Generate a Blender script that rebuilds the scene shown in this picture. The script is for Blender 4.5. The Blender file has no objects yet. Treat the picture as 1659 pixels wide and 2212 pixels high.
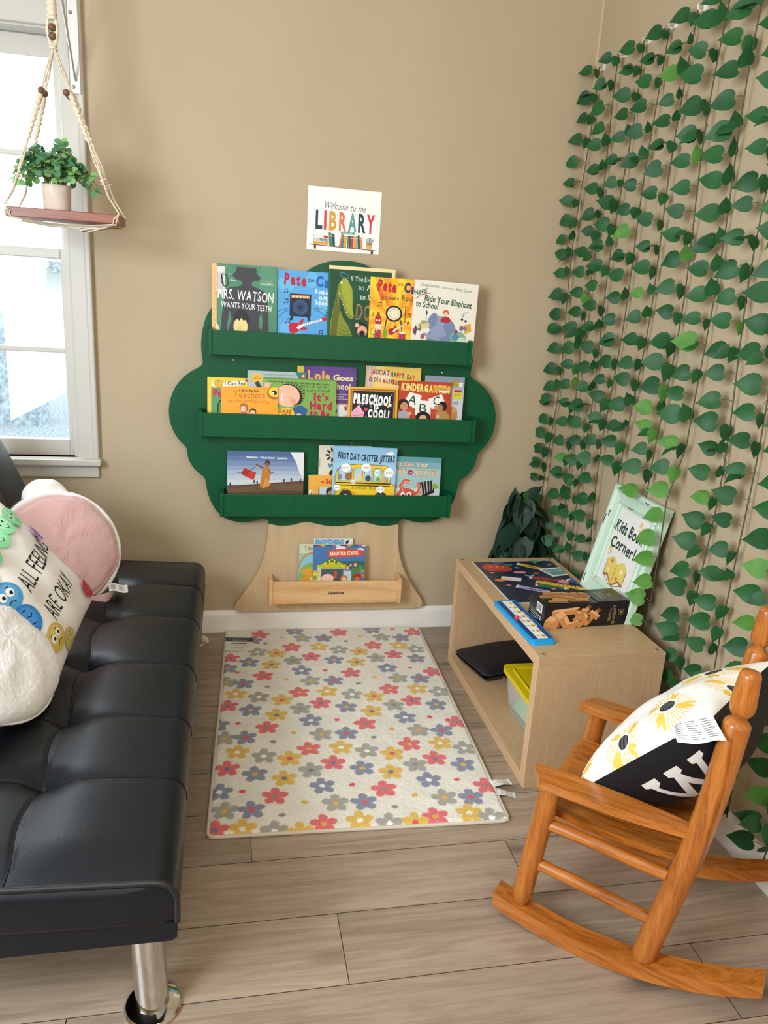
import bpy, bmesh, math, random
import numpy as np
from mathutils import Vector, Matrix, Euler, noise
from mathutils.geometry import tessellate_polygon
SC = bpy.context.scene
COL = SC.collection
R = math.radians
RND = random.Random(7)

# ------------------------------------------------------------------ camera
cam_d = bpy.data.cameras.new('camera'); cam = bpy.data.objects.new('camera', cam_d); COL.objects.link(cam)
cam_d.sensor_fit = 'VERTICAL'; cam_d.sensor_height = 36.0; cam_d.sensor_width = 27.0
cam_d.lens = 36.0 * 1645.0 / 2212.0
cam_d.clip_start = 0.02
cam.matrix_world = Matrix(((0.97981855, -0.00436058, -0.19984143, 0.0),
                           (-0.19081745, 0.2773604, -0.9416262, -2.72),
                           (0.05953413, 0.96075605, 0.27093079, 1.255013), (0, 0, 0, 1)))
SC.camera = cam

# ------------------------------------------------------------------ exposure, sky, daylight
SC.view_settings.view_transform = 'Standard'; SC.view_settings.look = 'None'
SC.view_settings.exposure = 0.08; SC.view_settings.gamma = 1.0; SC.view_settings.use_curve_mapping = False
W = bpy.data.worlds.new('daylight'); SC.world = W; W.use_nodes = True
bg = W.node_tree.nodes['Background']; bg.inputs[0].default_value = (0.93, 0.97, 1.0, 1); bg.inputs[1].default_value = 2.2

def area(name, loc, aim, sx, sy, watts, col):
    d = bpy.data.lights.new(name, 'AREA'); d.shape = 'RECTANGLE'; d.size = sx; d.size_y = sy; d.energy = watts; d.color = col
    o = bpy.data.objects.new(name, d); COL.objects.link(o); o.location = loc
    o.rotation_euler = (Vector(aim) - Vector(loc)).to_track_quat('-Z', 'Y').to_euler()
    return o
# daylight through the side window (left of the frame) and the window in view; warm fills added behind and overhead
area('side_window_daylight', (-1.44, -2.50, 1.50), (0.5, -0.9, 0.95), 0.85, 1.0, 72, (0.82, 0.91, 1.0))
area('back_window_daylight', (-0.95, 0.34, 1.85), (0.4, -1.4, 0.2), 0.8, 1.1, 24, (0.88, 0.94, 1.0))
area('overhead_fill', (0.2, -2.6, 2.45), (0.3, -1.2, 0.0), 1.4, 1.4, 15, (1.0, 0.93, 0.82))  # added warm fill from overhead, not a known fixture

area('rear_fill', (0.55, -4.55, 1.55), (0.5, 0.0, 1.0), 2.0, 1.3, 34, (1.0, 0.96, 0.89))  # added frontal fill; the rear wall has no window

# ------------------------------------------------------------------ materials
def lin(c):
    return c / 12.92 if c <= 0.04045 else ((c + 0.055) / 1.055) ** 2.4
def rgb(h):
    h = h.lstrip('#'); return tuple(lin(int(h[i:i + 2], 16) / 255) for i in (0, 2, 4))
MATS = {}
class NT:
    def __init__(s, m): s.t = m.node_tree; s.b = s.t.nodes['Principled BSDF']
    def n(s, typ, **k):
        x = s.t.nodes.new(typ)
        for a, v in k.items():
            if a.startswith('i_'):
                key = a[2:]; x.inputs[int(key) if key.isdigit() else key.replace('_', ' ')].default_value = v
            else: setattr(x, a, v)
        return x
    def l(s, a, b): s.t.links.new(a, b)
    def ramp(s, fac, stops):
        r = s.n('ShaderNodeValToRGB'); e = r.color_ramp.elements
        while len(e) < len(stops): e.new(0.5)
        for q, (p, c) in zip(e, stops): q.position = p; q.color = (*rgb(c), 1)
        s.l(fac, r.inputs[0]); return r.outputs[0]
    def coords(s, scale=(1, 1, 1), kind='Object'):
        c = s.n('ShaderNodeTexCoord'); m = s.n('ShaderNodeMapping'); m.inputs['Scale'].default_value = scale
        s.l(c.outputs[kind], m.inputs[0]); return m.outputs[0]
    def noise(s, vec, scale, detail=4, rough=0.5, dist=0.0):
        n = s.n('ShaderNodeTexNoise'); n.inputs['Scale'].default_value = scale; n.inputs['Detail'].default_value = detail
        n.inputs['Roughness'].default_value = rough; n.inputs['Distortion'].default_value = dist
        if vec is not None: s.l(vec, n.inputs['Vector'])
        return n.outputs['Fac']
    def bump(s, h, strength, dist):
        b = s.n('ShaderNodeBump'); b.inputs['Strength'].default_value = strength; b.inputs['Distance'].default_value = dist
        s.l(h, b.inputs['Height']); s.l(b.outputs[0], s.b.inputs['Normal'])
def newmat(name, rough=0.5, metal=0.0, spec=0.5):
    m = bpy.data.materials.new(name); m.use_nodes = True; t = NT(m)
    t.b.inputs['Roughness'].default_value = rough; t.b.inputs['Metallic'].default_value = metal
    t.b.inputs['Specular IOR Level'].default_value = spec
    return m, t
def flat(h, rough=0.5, metal=0.0, spec=0.5, vary=0.0):
    k = (h, rough, metal, spec, vary)
    if k not in MATS:
        m, t = newmat('colour_' + h.strip('#'), rough, metal, spec)
        if vary:
            f = t.noise(t.coords(), 9.0, 5)
            c = rgb(h); mix = t.n('ShaderNodeMix', data_type='RGBA')
            mix.inputs[6].default_value = (*[x * (1 - vary) for x in c], 1); mix.inputs[7].default_value = (*[min(1, x * (1 + vary)) for x in c], 1)
            t.l(f, mix.inputs[0]); t.l(mix.outputs[2], t.b.inputs['Base Color'])
        else: t.b.inputs['Base Color'].default_value = (*rgb(h), 1)
        MATS[k] = m
    return MATS[k]
def wood(name, dark, mid, light, axis='X', scale=1.0, rough=0.4, spec=0.5, coarse=1.0, bump=0.1):
    if name in MATS: return MATS[name]
    m, t = newmat(name, rough, 0, spec)
    st = {'X': (1.2, 16, 16), 'Y': (16, 1.2, 16), 'Z': (16, 16, 1.2)}[axis]
    v = t.coords(tuple(scale * q for q in st))
    f1 = t.noise(v, 2.2 * coarse, 6, 0.62, 0.6); v2 = t.coords(tuple(scale * q * 5 for q in st)); f2 = t.noise(v2, 3.0, 3, 0.6)
    mx = t.n('ShaderNodeMath', operation='MULTIPLY_ADD'); t.l(f2, mx.inputs[0]); mx.inputs[1].default_value = 0.35; 
    ad = t.n('ShaderNodeMath', operation='SUBTRACT'); t.l(f1, ad.inputs[0]); ad.inputs[1].default_value = 0.175
    t.l(ad.outputs[0], mx.inputs[2])
    t.l(t.ramp(mx.outputs[0], [(0.3, dark), (0.5, mid), (0.68, light)]), t.b.inputs['Base Color'])
    if bump: t.bump(mx.outputs[0], bump, 0.002)
    MATS[name] = m; return m
def fuzz(name, attr=None, colour=None, scale=220.0, strength=0.6, dist=0.004, rough=0.9, sheen=0.25):
    m, t = newmat(name, rough, 0, 0.2)
    if attr:
        a = t.n('ShaderNodeAttribute', attribute_name=attr); t.l(a.outputs['Color'], t.b.inputs['Base Color'])
    else: t.b.inputs['Base Color'].default_value = (*rgb(colour), 1)
    t.b.inputs['Sheen Weight'].default_value = sheen
    c = t.coords(); f = t.noise(c, scale, 3, 0.6); t.bump(f, strength, dist)
    return m

# ------------------------------------------------------------------ mesh building
class MB:
    def __init__(s): s.v = []; s.f = []; s.m = []; s.mats = []
    def mi(s, mat):
        if mat not in s.mats: s.mats.append(mat)
        return s.mats.index(mat)
    def add(s, vs, fs, mat, M=None):
        o = len(s.v); k = s.mi(mat)
        s.v += [tuple(M @ Vector(p)) if M is not None else tuple(p) for p in vs]
        s.f += [tuple(i + o for i in f) for f in fs]; s.m += [k] * len(fs)
        return s
    def box(s, a, b, mat, M=None):
        x0, y0, z0 = a; x1, y1, z1 = b
        vs = [(x0, y0, z0), (x1, y0, z0), (x1, y1, z0), (x0, y1, z0), (x0, y0, z1), (x1, y0, z1), (x1, y1, z1), (x0, y1, z1)]
        return s.add(vs, [(0, 3, 2, 1), (4, 5, 6, 7), (0, 1, 5, 4), (1, 2, 6, 5), (2, 3, 7, 6), (3, 0, 4, 7)], mat, M)
    def grid(s, fn, nu, nv, mat, M=None, closeu=False, flip=False):
        vs = [fn(i / nu, j / nv) for j in range(nv + 1) for i in range(nu + (0 if closeu else 1))]
        w = nu if closeu else nu + 1
        fs = []
        for j in range(nv):
            for i in range(nu):
                q = (j * w + i, j * w + (i + 1) % w, (j + 1) * w + (i + 1) % w, (j + 1) * w + i)
                fs.append(q[::-1] if flip else q)
        return s.add(vs, fs, mat, M)
    def tube(s, pts, r, mat, n=12, caps=True, M=None, closed=False, flat_=1.0):
        pts = [Vector(p) for p in pts]; N = len(pts); rs = r if isinstance(r, (list, tuple)) else [r] * N
        T = [((pts[(i + 1) % N] - pts[i - 1]) if closed else (pts[min(i + 1, N - 1)] - pts[max(i - 1, 0)])).normalized() for i in range(N)]
        a = Vector((0, 0, 1)) if abs(T[0].z) < 0.9 else Vector((1, 0, 0))
        u = T[0].cross(a).normalized(); vs = []
        for i in range(N):
            u = (u - T[i] * u.dot(T[i])).normalized(); w = T[i].cross(u)
            for k in range(n):
                t = 2 * math.pi * k / n; vs.append(pts[i] + (u * math.cos(t) + w * math.sin(t) * flat_) * rs[i])
        fs = []
        for i in range(N if closed else N - 1):
            for k in range(n):
                j = (i + 1) % N; fs.append((i * n + k, i * n + (k + 1) % n, j * n + (k + 1) % n, j * n + k))
        if caps and not closed: fs += [tuple(range(n))[::-1], tuple((N - 1) * n + k for k in range(n))]
        return s.add(vs, fs, mat, M)
    def lathe(s, prof, mat, n=32, M=None, caps=True):
        vs = [(r * math.cos(2 * math.pi * k / n), r * math.sin(2 * math.pi * k / n), z) for r, z in prof for k in range(n)]
        fs = [(i * n + k, i * n + (k + 1) % n, (i + 1) * n + (k + 1) % n, (i + 1) * n + k) for i in range(len(prof) - 1) for k in range(n)]
        if caps: fs += [tuple(range(n))[::-1], tuple((len(prof) - 1) * n + k for k in range(n))]
        return s.add(vs, fs, mat, M)
    def prism(s, poly, a, b, mat, axis='Y', M=None, edge=None):
        # extrude a 2D outline (x, z) from y=a to y=b (axis Y), or (x, y) from z=a to z=b (axis Z), or (y, z) along x (axis X)
        P = {'Y': lambda p, h: (p[0], h, p[1]), 'Z': lambda p, h: (p[0], p[1], h), 'X': lambda p, h: (h, p[0], p[1])}[axis]
        n = len(poly); tri = tessellate_polygon([[Vector((p[0], p[1], 0)) for p in poly]])
        area2 = sum(poly[i - 1][0] * poly[i][1] - poly[i][0] * poly[i - 1][1] for i in range(n))
        vs = [P(p, a) for p in poly] + [P(p, b) for p in poly]
        s.add(vs, [tuple(t) for t in tri] + [tuple(i + n for i in t) for t in tri], mat, M)
        return s.add(vs, [(i, (i + 1) % n, n + (i + 1) % n, n + i) for i in range(n)], edge or mat, M)
    def build(s, name, parent=None, smooth=None, bevel=0.0, bseg=2, weld=False, subsurf=0, fixn=True):
        me = bpy.data.meshes.new(name); me.from_pydata(s.v, [], s.f)
        for m in s.mats: me.materials.append(m)
        me.polygons.foreach_set('material_index', s.m)
        if weld or fixn:
            bm = bmesh.new(); bm.from_mesh(me)
            if weld: bmesh.ops.remove_doubles(bm, verts=bm.verts, dist=1e-5)
            if fixn: bmesh.ops.recalc_face_normals(bm, faces=bm.faces)
            bm.to_mesh(me); bm.free()
        if smooth is not None:
            me.polygons.foreach_set('use_smooth', [True] * len(me.polygons))
            if smooth < 180: me.set_sharp_from_angle(angle=R(smooth))
        me.update(); o = bpy.data.objects.new(name, me); COL.objects.link(o)
        if parent is not None: o.parent = parent
        if bevel:
            b = o.modifiers.new('bevel', 'BEVEL'); b.width = bevel; b.segments = bseg; b.limit_method = 'ANGLE'; b.angle_limit = R(40)
        if subsurf:
            q = o.modifiers.new('subsurf', 'SUBSURF'); q.levels = subsurf; q.render_levels = subsurf
        return o
def thing(name, label, cat, loc=(0, 0, 0), rot=(0, 0, 0), group=None):
    o = bpy.data.objects.new(name, None); COL.objects.link(o); o.location = loc; o.rotation_euler = rot; o.empty_display_size = 0.05
    return tag(o, label, cat, group)
def tag(o, label, cat, group=None):
    o['label'] = label; o['category'] = cat
    if group: o['group'] = group
    return o
def struct(o): o['kind'] = 'structure'; return o
def lab(o, label): o['label'] = label; return o
def rounded(w, h, r, n=6, x0=0.0, y0=0.0):
    out = []
    for cx, cy, a in ((w - r, h - r, 0), (r, h - r, 90), (r, r, 180), (w - r, r, 270)):
        for k in range(n + 1):
            t = R(a + 90 * k / n); out.append((x0 + cx + r * math.cos(t), y0 + cy + r * math.sin(t)))
    return out

# ------------------------------------------------------------------ printed artwork: flat coloured shapes and lettering
_TX = {}
def text_geo(s, bold=0.0):
    k = (s, bold)
    if k in _TX: return _TX[k]
    c = bpy.data.curves.new('lettering', 'FONT'); c.body = s; c.size = 1.0; c.resolution_u = 2; c.offset = bold; c.fill_mode = 'FRONT'
    o = bpy.data.objects.new('lettering', c); me = o.to_mesh()
    v = [(p.co.x, p.co.y) for p in me.vertices]; f = [tuple(p.vertices) for p in me.polygons]
    o.to_mesh_clear(); bpy.data.objects.remove(o); bpy.data.curves.remove(c)
    _TX[k] = (v, f); return _TX[k]
CAPH = max(p[1] for p in text_geo('H')[0])
class Art:
    """shapes on a sheet: x to the right, y DOWN, in sheet units"""
    def __init__(s, rough=0.42, spec=0.3): s.L = []; s.rough = rough; s.spec = spec
    def _a(s, v, f, c): s.L.append((v, f, c)); return s
    def p(s, pts, c):
        tri = tessellate_polygon([[Vector((x, y, 0)) for x, y in pts]]); return s._a(list(pts), [tuple(t) for t in tri], c)
    def r(s, x0, y0, x1, y1, c): return s.p([(x0, y0), (x1, y0), (x1, y1), (x0, y1)], c)
    def e(s, cx, cy, rx, ry, c, rot=0, n=22, a0=0, a1=360):
        q = R(rot); k = n if a1 - a0 == 360 else n + 1
        pts = []
        for i in range(k):
            t = R(a0 + (a1 - a0) * i / n); x, y = rx * math.cos(t), ry * math.sin(t)
            pts.append((cx + x * math.cos(q) - y * math.sin(q), cy + x * math.sin(q) + y * math.cos(q)))
        return s.p(pts, c)
    def star(s, cx, cy, r, c, n=5, k=0.45, rot=-90):
        return s.p([(cx + (r if i % 2 == 0 else r * k) * math.cos(R(rot + 180 * i / n)), cy + (r if i % 2 == 0 else r * k) * math.sin(R(rot + 180 * i / n))) for i in range(2 * n)], c)
    def heart(s, cx, cy, r, c):
        return s.p([(cx + r * 0.062 * 16 * math.sin(t) ** 3, cy - r * 0.062 * (13 * math.cos(t) - 5 * math.cos(2 * t) - 2 * math.cos(3 * t) - math.cos(4 * t))) for t in [2 * math.pi * i / 20 for i in range(20)]], c)
    def l(s, pts, w, c, closed=False):
        P = [Vector(p) for p in pts]; N = len(P); lft = []; rgt = []
        for i in range(N):
            d = (P[(i + 1) % N] - P[i - 1]) if closed else (P[min(i + 1, N - 1)] - P[max(i - 1, 0)])
            d = d.normalized() if d.length else Vector((1, 0)); n = Vector((-d.y, d.x)) * w / 2
            lft.append(tuple(P[i] + n)); rgt.append(tuple(P[i] - n))
        v = lft + rgt; f = [(i, (i + 1) % N, N + (i + 1) % N, N + i) for i in range(N if closed else N - 1)]
        return s._a(v, f, c)
    def ring(s, cx, cy, rx, ry, w, c, rot=0, n=24):
        q = R(rot); return s.l([(cx + rx * math.cos(t) * math.cos(q) - ry * math.sin(t) * math.sin(q), cy + rx * math.cos(t) * math.sin(q) + ry * math.sin(t) * math.cos(q)) for t in [2 * math.pi * i / n for i in range(n)]], w, c, True)
    def t(s, txt, x, y, cap, c, w=None, rot=0, slant=0.0, bold=0.0, al='l', jit=0.0, arc=0.0):
        """lettering: x, y is the start of the baseline, cap the capital height, w the whole width"""
        k = cap / CAPH; glyphs = []; pen = 0.0
        cols = c if isinstance(c, (list, tuple)) else [c]; rr = random.Random(txt)
        if jit or len(cols) > 1 or arc:
            for i, ch in enumerate(txt):
                if ch == ' ': pen += 0.32; continue
                v, f = text_geo(ch, bold); x0 = min(p[0] for p in v); x1 = max(p[0] for p in v)
                a = rr.uniform(-jit, jit) * 14; dy = rr.uniform(-jit, jit) * 0.10; mx = (x0 + x1) / 2
                ca, sa = math.cos(R(a)), math.sin(R(a))
                glyphs.append(([(pen + (q[0] - mx) * ca - (q[1] - .35) * sa + mx - x0, (q[0] - mx) * sa + (q[1] - .35) * ca + .35 + dy) for q in v], f, cols[len(glyphs) % len(cols)]))
                pen += x1 - x0 + 0.09
        else:
            v, f = text_geo(txt, bold); x0 = min(p[0] for p in v); glyphs.append(([(q[0] - x0, q[1]) for q in v], f, cols[0]))
        xm = max(q[0] for g in glyphs for q in g[0]); kx = w / xm if w else k; W_ = xm * kx
        ox = {'l': 0, 'c': -W_ / 2, 'r': -W_}[al]; cr, sr = math.cos(R(rot)), math.sin(R(rot)); bycol = {}
        for v, f, cc in glyphs:
            vv, ff = bycol.setdefault(cc, ([], [])); o = len(vv)
            for q in v:
                X = q[0] * kx + ox + q[1] * k * slant; Y = -q[1] * k
                if arc: tt = (q[0] / xm - .5) * 2; Y += arc * tt * tt
                vv.append((x + X * cr - Y * sr, y + X * sr + Y * cr))
            ff += [tuple(i + o for i in t) for t in f]
        for cc, (vv, ff) in bycol.items(): s._a(vv, ff, cc)
        return s
    def clip(s, x0, y0, x1, y1): s.cl = (x0, y0, x1, y1); return s
    def put(s, mb, place, clip=None, fine=0.0, step=1.0):
        """write all shapes into a mesh; place(x, y, layer) gives the 3D point; clip keeps shapes inside the sheet; fine splits long edges"""
        for k, (v, f, c) in enumerate(s.L):
            bm = bmesh.new(); bv = [bm.verts.new((a, b, 0)) for a, b in v]
            for q in f:
                if len(set(q)) >= 3:
                    try: bm.faces.new([bv[i] for i in q])
                    except ValueError: pass
            if clip:
                for co, no in (((clip[0], 0, 0), (-1, 0, 0)), ((clip[2], 0, 0), (1, 0, 0)), ((0, clip[1], 0), (0, -1, 0)), ((0, clip[3], 0), (0, 1, 0))):
                    bmesh.ops.bisect_plane(bm, geom=bm.verts[:] + bm.edges[:] + bm.faces[:], plane_co=co, plane_no=no, clear_outer=True)
            if fine:
                for _ in range(5):
                    long = [e for e in bm.edges if e.calc_length() > fine]
                    if not long: break
                    bmesh.ops.subdivide_edges(bm, edges=long, cuts=1)
                bmesh.ops.triangulate(bm, faces=bm.faces[:])
            bm.verts.index_update()
            if bm.faces:
                mat = c if not isinstance(c, str) else flat(c, s.rough, 0, s.spec)
                vs = [place(q.co.x, q.co.y, (k + 1) * step) for q in bm.verts]
                fs = []
                for fc in bm.faces:
                    idx = [q.index for q in fc.verts]; fs.append(tuple(idx if fc.normal.z < 0 else idx[::-1]))
                mb.add(vs, fs, mat)
            bm.free()

# ================================================================== SETTING
def wall_paint():
    m, t = newmat('tan_wall_paint', 0.62, 0, 0.35); c = t.coords()
    f = t.noise(c, 2.2, 4); t.l(t.ramp(f, [(0.3, '#b2a083'), (0.7, '#b7a588')]), t.b.inputs['Base Color'])
    g = t.noise(c, 160, 3, 0.6); t.bump(g, 0.12, 0.0012); return m
PAINT = wall_paint()
TRIM = flat('#e9e5dc', 0.35, 0, 0.5, 0.03)
WIN = flat('#c6c3ba', 0.4, 0, 0.5, 0.03)
def floor_mat():
    m, t = newmat('taupe_oak_planks', 0.36, 0, 0.45)
    a = t.n('ShaderNodeAttribute', attribute_name='plank'); c = t.n('ShaderNodeTexCoord')
    add = t.n('ShaderNodeVectorMath', operation='MULTIPLY_ADD'); t.l(a.outputs['Vector'], add.inputs[0]); add.inputs[1].default_value = (7, 5, 3); t.l(c.outputs['Object'], add.inputs[2])
    mp = t.n('ShaderNodeMapping'); mp.inputs['Scale'].default_value = (1.0, 14, 1); t.l(add.outputs[0], mp.inputs[0])
    f = t.noise(mp.outputs[0], 2.2, 7, 0.6, 1.6)
    mp2 = t.n('ShaderNodeMapping'); mp2.inputs['Scale'].default_value = (4, 90, 1); t.l(add.outputs[0], mp2.inputs[0]); f2 = t.noise(mp2.outputs[0], 3, 4, 0.6)
    s = t.n('ShaderNodeMath', operation='MULTIPLY_ADD'); t.l(f2, s.inputs[0]); s.inputs[1].default_value = 0.5; t.l(f, s.inputs[2])
    s2 = t.n('ShaderNodeMath', operation='SUBTRACT'); t.l(s.outputs[0], s2.inputs[0]); s2.inputs[1].default_value = 0.25
    col = t.ramp(s2.outputs[0], [(0.22, '#837261'), (0.45, '#94826f'), (0.58, '#9f8d7a'), (0.78, '#a79682')])
    # knots
    mp3 = t.n('ShaderNodeMapping'); mp3.inputs['Scale'].default_value = (2.4, 7.5, 1); t.l(add.outputs[0], mp3.inputs[0])
    vo = t.n('ShaderNodeTexVoronoi'); vo.inputs['Scale'].default_value = 1.0; t.l(mp3.outputs[0], vo.inputs['Vector'])
    kn = t.n('ShaderNodeMapRange'); t.l(vo.outputs['Distance'], kn.inputs[0]); kn.inputs[1].default_value = 0.03; kn.inputs[2].default_value = 0.20; kn.inputs[3].default_value = 0.75; kn.inputs[4].default_value = 0.0
    mk = t.n('ShaderNodeMix', data_type='RGBA'); t.l(kn.outputs[0], mk.inputs[0]); t.l(col, mk.inputs[6]); mk.inputs[7].default_value = (*rgb('#54443a'), 1)
    hs = t.n('ShaderNodeHueSaturation'); t.l(mk.outputs[2], hs.inputs['Color']); mr = t.n('ShaderNodeMapRange'); sep = t.n('ShaderNodeSeparateColor'); t.l(a.outputs['Color'], sep.inputs[0])
    t.l(sep.outputs[0], mr.inputs[0]); mr.inputs[3].default_value = 0.86; mr.inputs[4].default_value = 1.12; t.l(mr.outputs[0], hs.inputs['Value'])
    t.l(hs.outputs[0], t.b.inputs['Base Color']); t.bump(s2.outputs[0], 0.12, 0.001); return m
FLOORM = floor_mat(); SEAM = flat('#4a3d33', 0.7)
mb = MB(); tones = []
joints = {-1: 0.944, 0: 0.228, 1: 0.664, 2: 0.055}
XL, XR = -1.5, 1.24
for k in range(-17, 11):
    y0 = -1.597 + 0.174 * k; y1 = y0 + 0.174
    j = joints.get(k, RND.uniform(0, 1.2)); xs = [XL] + sorted(x for x in (j - 2.44, j - 1.22, j, j + 1.22) if XL + .02 < x < XR - .02) + [XR]
    for a, b in zip(xs, xs[1:]):
        mb.add([(a + .0008, y0 + .0008, 0), (b - .0008, y0 + .0008, 0), (b - .0008, y1 - .0008, 0), (a + .0008, y1 - .0008, 0)], [(0, 1, 2, 3)], FLOORM)
        c = (RND.random(), RND.random(), RND.random(), 1); tones += [c] * 4
mb.add([(XL, -4.6, -.003), (XR, -4.6, -.003), (XR, .12, -.003), (XL, .12, -.003)], [(0, 1, 2, 3)], SEAM); tones += [(0, 0, 0, 1)] * 4
fl = struct(mb.build('floor', fixn=False))
ca = fl.data.color_attributes.new('plank', 'FLOAT_COLOR', 'POINT'); ca.data.foreach_set('color', np.array(tones, dtype=np.float32).ravel())

# window opening in the back wall
OX0, OX1, OZ0, OZ1 = -1.35, -0.503, 0.664, 1.968
mb = MB()
for a, b in (((XL, 0, 0), (OX0, .13, 2.6)), ((OX1, 0, 0), (XR, .13, 2.6)), ((OX0, 0, 0), (OX1, .13, OZ0)), ((OX0, 0, OZ1), (OX1, .13, 2.6))): mb.box(a, b, PAINT)
struct(mb.build('wall_back', weld=True))
struct(MB().box((1.218, -4.6, 0), (1.34, 0, 2.6), PAINT).build('wall_right'))
mb = MB()   # left wall with the side window opening (outside the frame)
for a, b in (((-1.5, -4.6, 0), (-1.46, -3.1, 2.6)), ((-1.5, -1.9, 0), (-1.46, 0, 2.6)), ((-1.5, -3.1, 0), (-1.46, -1.9, .9)), ((-1.5, -3.1, 2.2), (-1.46, -1.9, 2.6))): mb.box(a, b, PAINT)
struct(mb.build('wall_left', weld=True))
struct(MB().box((XL, -4.72, 0), (1.34, -4.6, 2.6), PAINT).build('wall_rear'))
struct(MB().box((XL, -4.72, 2.6), (1.34, .13, 2.65), flat('#e8e4da', 0.8)).build('ceiling'))
# baseboards with a moulded top
bprof = [(0, 0), (-.016, 0), (-.016, .012), (-.0135, .02), (-.0135, .066), (-.011, .074), (-.006, .079), (-.004, .085), (0, .085)]
struct(MB().prism([(y, z) for y, z in bprof], -1.45, 1.203, TRIM, axis='X').build('baseboard_back', smooth=30))
struct(MB().prism([(1.218 + y, z) for y, z in bprof], -4.6, 0, TRIM, axis='Y').build('baseboard_right', smooth=30))
# fine caulk line where the two walls meet
struct(MB().box((1.2135, -.0045, .085), (1.2185, .0, 2.6), flat('#cdb894', 0.5)).build('trim_1'))

# window_1: casing, stool, apron, two sashes with muntins and panes
win = bpy.data.objects.new('window_1', None); COL.objects.link(win); win.location = (-.926, 0, OZ0); struct(win)
def wpart(name, mbuild, **k):
    for i, q in enumerate(mbuild.v): mbuild.v[i] = (q[0] + .926, q[1], q[2] - OZ0)
    o = mbuild.build(name, win, **k); o['kind'] = 'structure'; return o
mb = MB()
cas = [(-.505, 0), (-.505, -.016), (-.498, -.019), (-.456, -.019), (-.452, -.026), (-.440, -.026), (-.436, -.022), (-.436, 0)]
mb.prism(cas, OZ0 + .0, 2.12, WIN, axis='Z'); mb.prism([(-1.852 - x, y) for x, y in cas], OZ0, 2.12, WIN, axis='Z')
mb.box((-1.40, -.02, OZ1), (-.452, 0, OZ1 + .09), WIN)
wpart('casing', mb, bevel=.002)
mb = MB().box((-.5075, 0, OZ0), (OX1, .13, OZ1), WIN).box((OX0, 0, OZ0), (OX0 + .005, .13, OZ1), WIN).box((OX0, 0, OZ1 - .006), (OX1, .13, OZ1), WIN)
mb.box((-.519, .006, OZ0), (-.5075, .022, OZ1), WIN)
wpart('jamb', mb)
wpart('stool', MB().box((-1.43, -.045, OZ0 - .022), (-.428, .10, OZ0), WIN), bevel=.004)
wpart('apron', MB().box((-1.40, -.018, OZ0 - .066), (-.440, 0, OZ0 - .022), WIN), bevel=.002)
def glass():
    m = bpy.data.materials.new('window_glass'); m.use_nodes = True; t = m.node_tree; b = t.nodes['Principled BSDF']; out = t.nodes['Material Output']
    tr = t.nodes.new('ShaderNodeBsdfTransparent'); tr.inputs[0].default_value = (.93, .96, .97, 1); gl = t.nodes.new('ShaderNodeBsdfGlossy'); gl.inputs['Roughness'].default_value = .02
    mx = t.nodes.new('ShaderNodeMixShader'); mx.inputs[0].default_value = .06; t.links.new(tr.outputs[0], mx.inputs[1]); t.links.new(gl.outputs[0], mx.inputs[2]); t.links.new(mx.outputs[0], out.inputs[0]); return m
GLASS = glass()
def sash(name, z0, z1, y, rb, rt, mun):
    L_, R_ = OX0 + .006, -.508; mb = MB(); st = .030
    mb.box((L_, y, z0), (L_ + st, y + .032, z1), WIN).box((R_ - st, y, z0), (R_, y + .032, z1), WIN)
    mb.box((L_ + st, y, z0), (R_ - st, y + .032, z0 + rb), WIN).box((L_ + st, y, z1 - rt), (R_ - st, y + .032, z1), WIN)
    for z in mun: mb.box((L_ + st, y + .006, z - .008), (R_ - st, y + .026, z + .008), WIN)
    wpart(name, mb, bevel=.003); wpart('pane', MB().box((L_ + st, y + .014, z0 + rb), (R_ - st, y + .017, z1 - rt), GLASS))
sash('lower_sash', OZ0 - .002, 1.342, .028, .058, .03, [1.020])
sash('upper_sash', 1.312, OZ1 - .008, .066, .03, .060, [1.625])
wpart('sash_stop', MB().box((-.5195, .062, OZ0), (-.5075, .066, OZ1), WIN))

# outside: pale paving, a white house wall and a hedge, daylight wash put into the paving and hedge colours
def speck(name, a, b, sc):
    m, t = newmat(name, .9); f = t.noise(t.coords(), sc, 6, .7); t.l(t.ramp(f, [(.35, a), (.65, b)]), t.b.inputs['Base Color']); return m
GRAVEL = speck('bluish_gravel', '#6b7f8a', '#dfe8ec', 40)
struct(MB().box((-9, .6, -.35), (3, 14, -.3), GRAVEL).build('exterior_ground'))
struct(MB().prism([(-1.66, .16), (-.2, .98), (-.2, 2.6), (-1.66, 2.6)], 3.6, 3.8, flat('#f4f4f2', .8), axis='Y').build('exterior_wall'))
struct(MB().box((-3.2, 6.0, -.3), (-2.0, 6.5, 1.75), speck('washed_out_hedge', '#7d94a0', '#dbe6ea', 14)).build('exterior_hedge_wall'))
struct(MB().box((-1.9, 3.4, 1.285), (-.2, 3.6, 1.36), GRAVEL).build('exterior_trim'))

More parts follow.
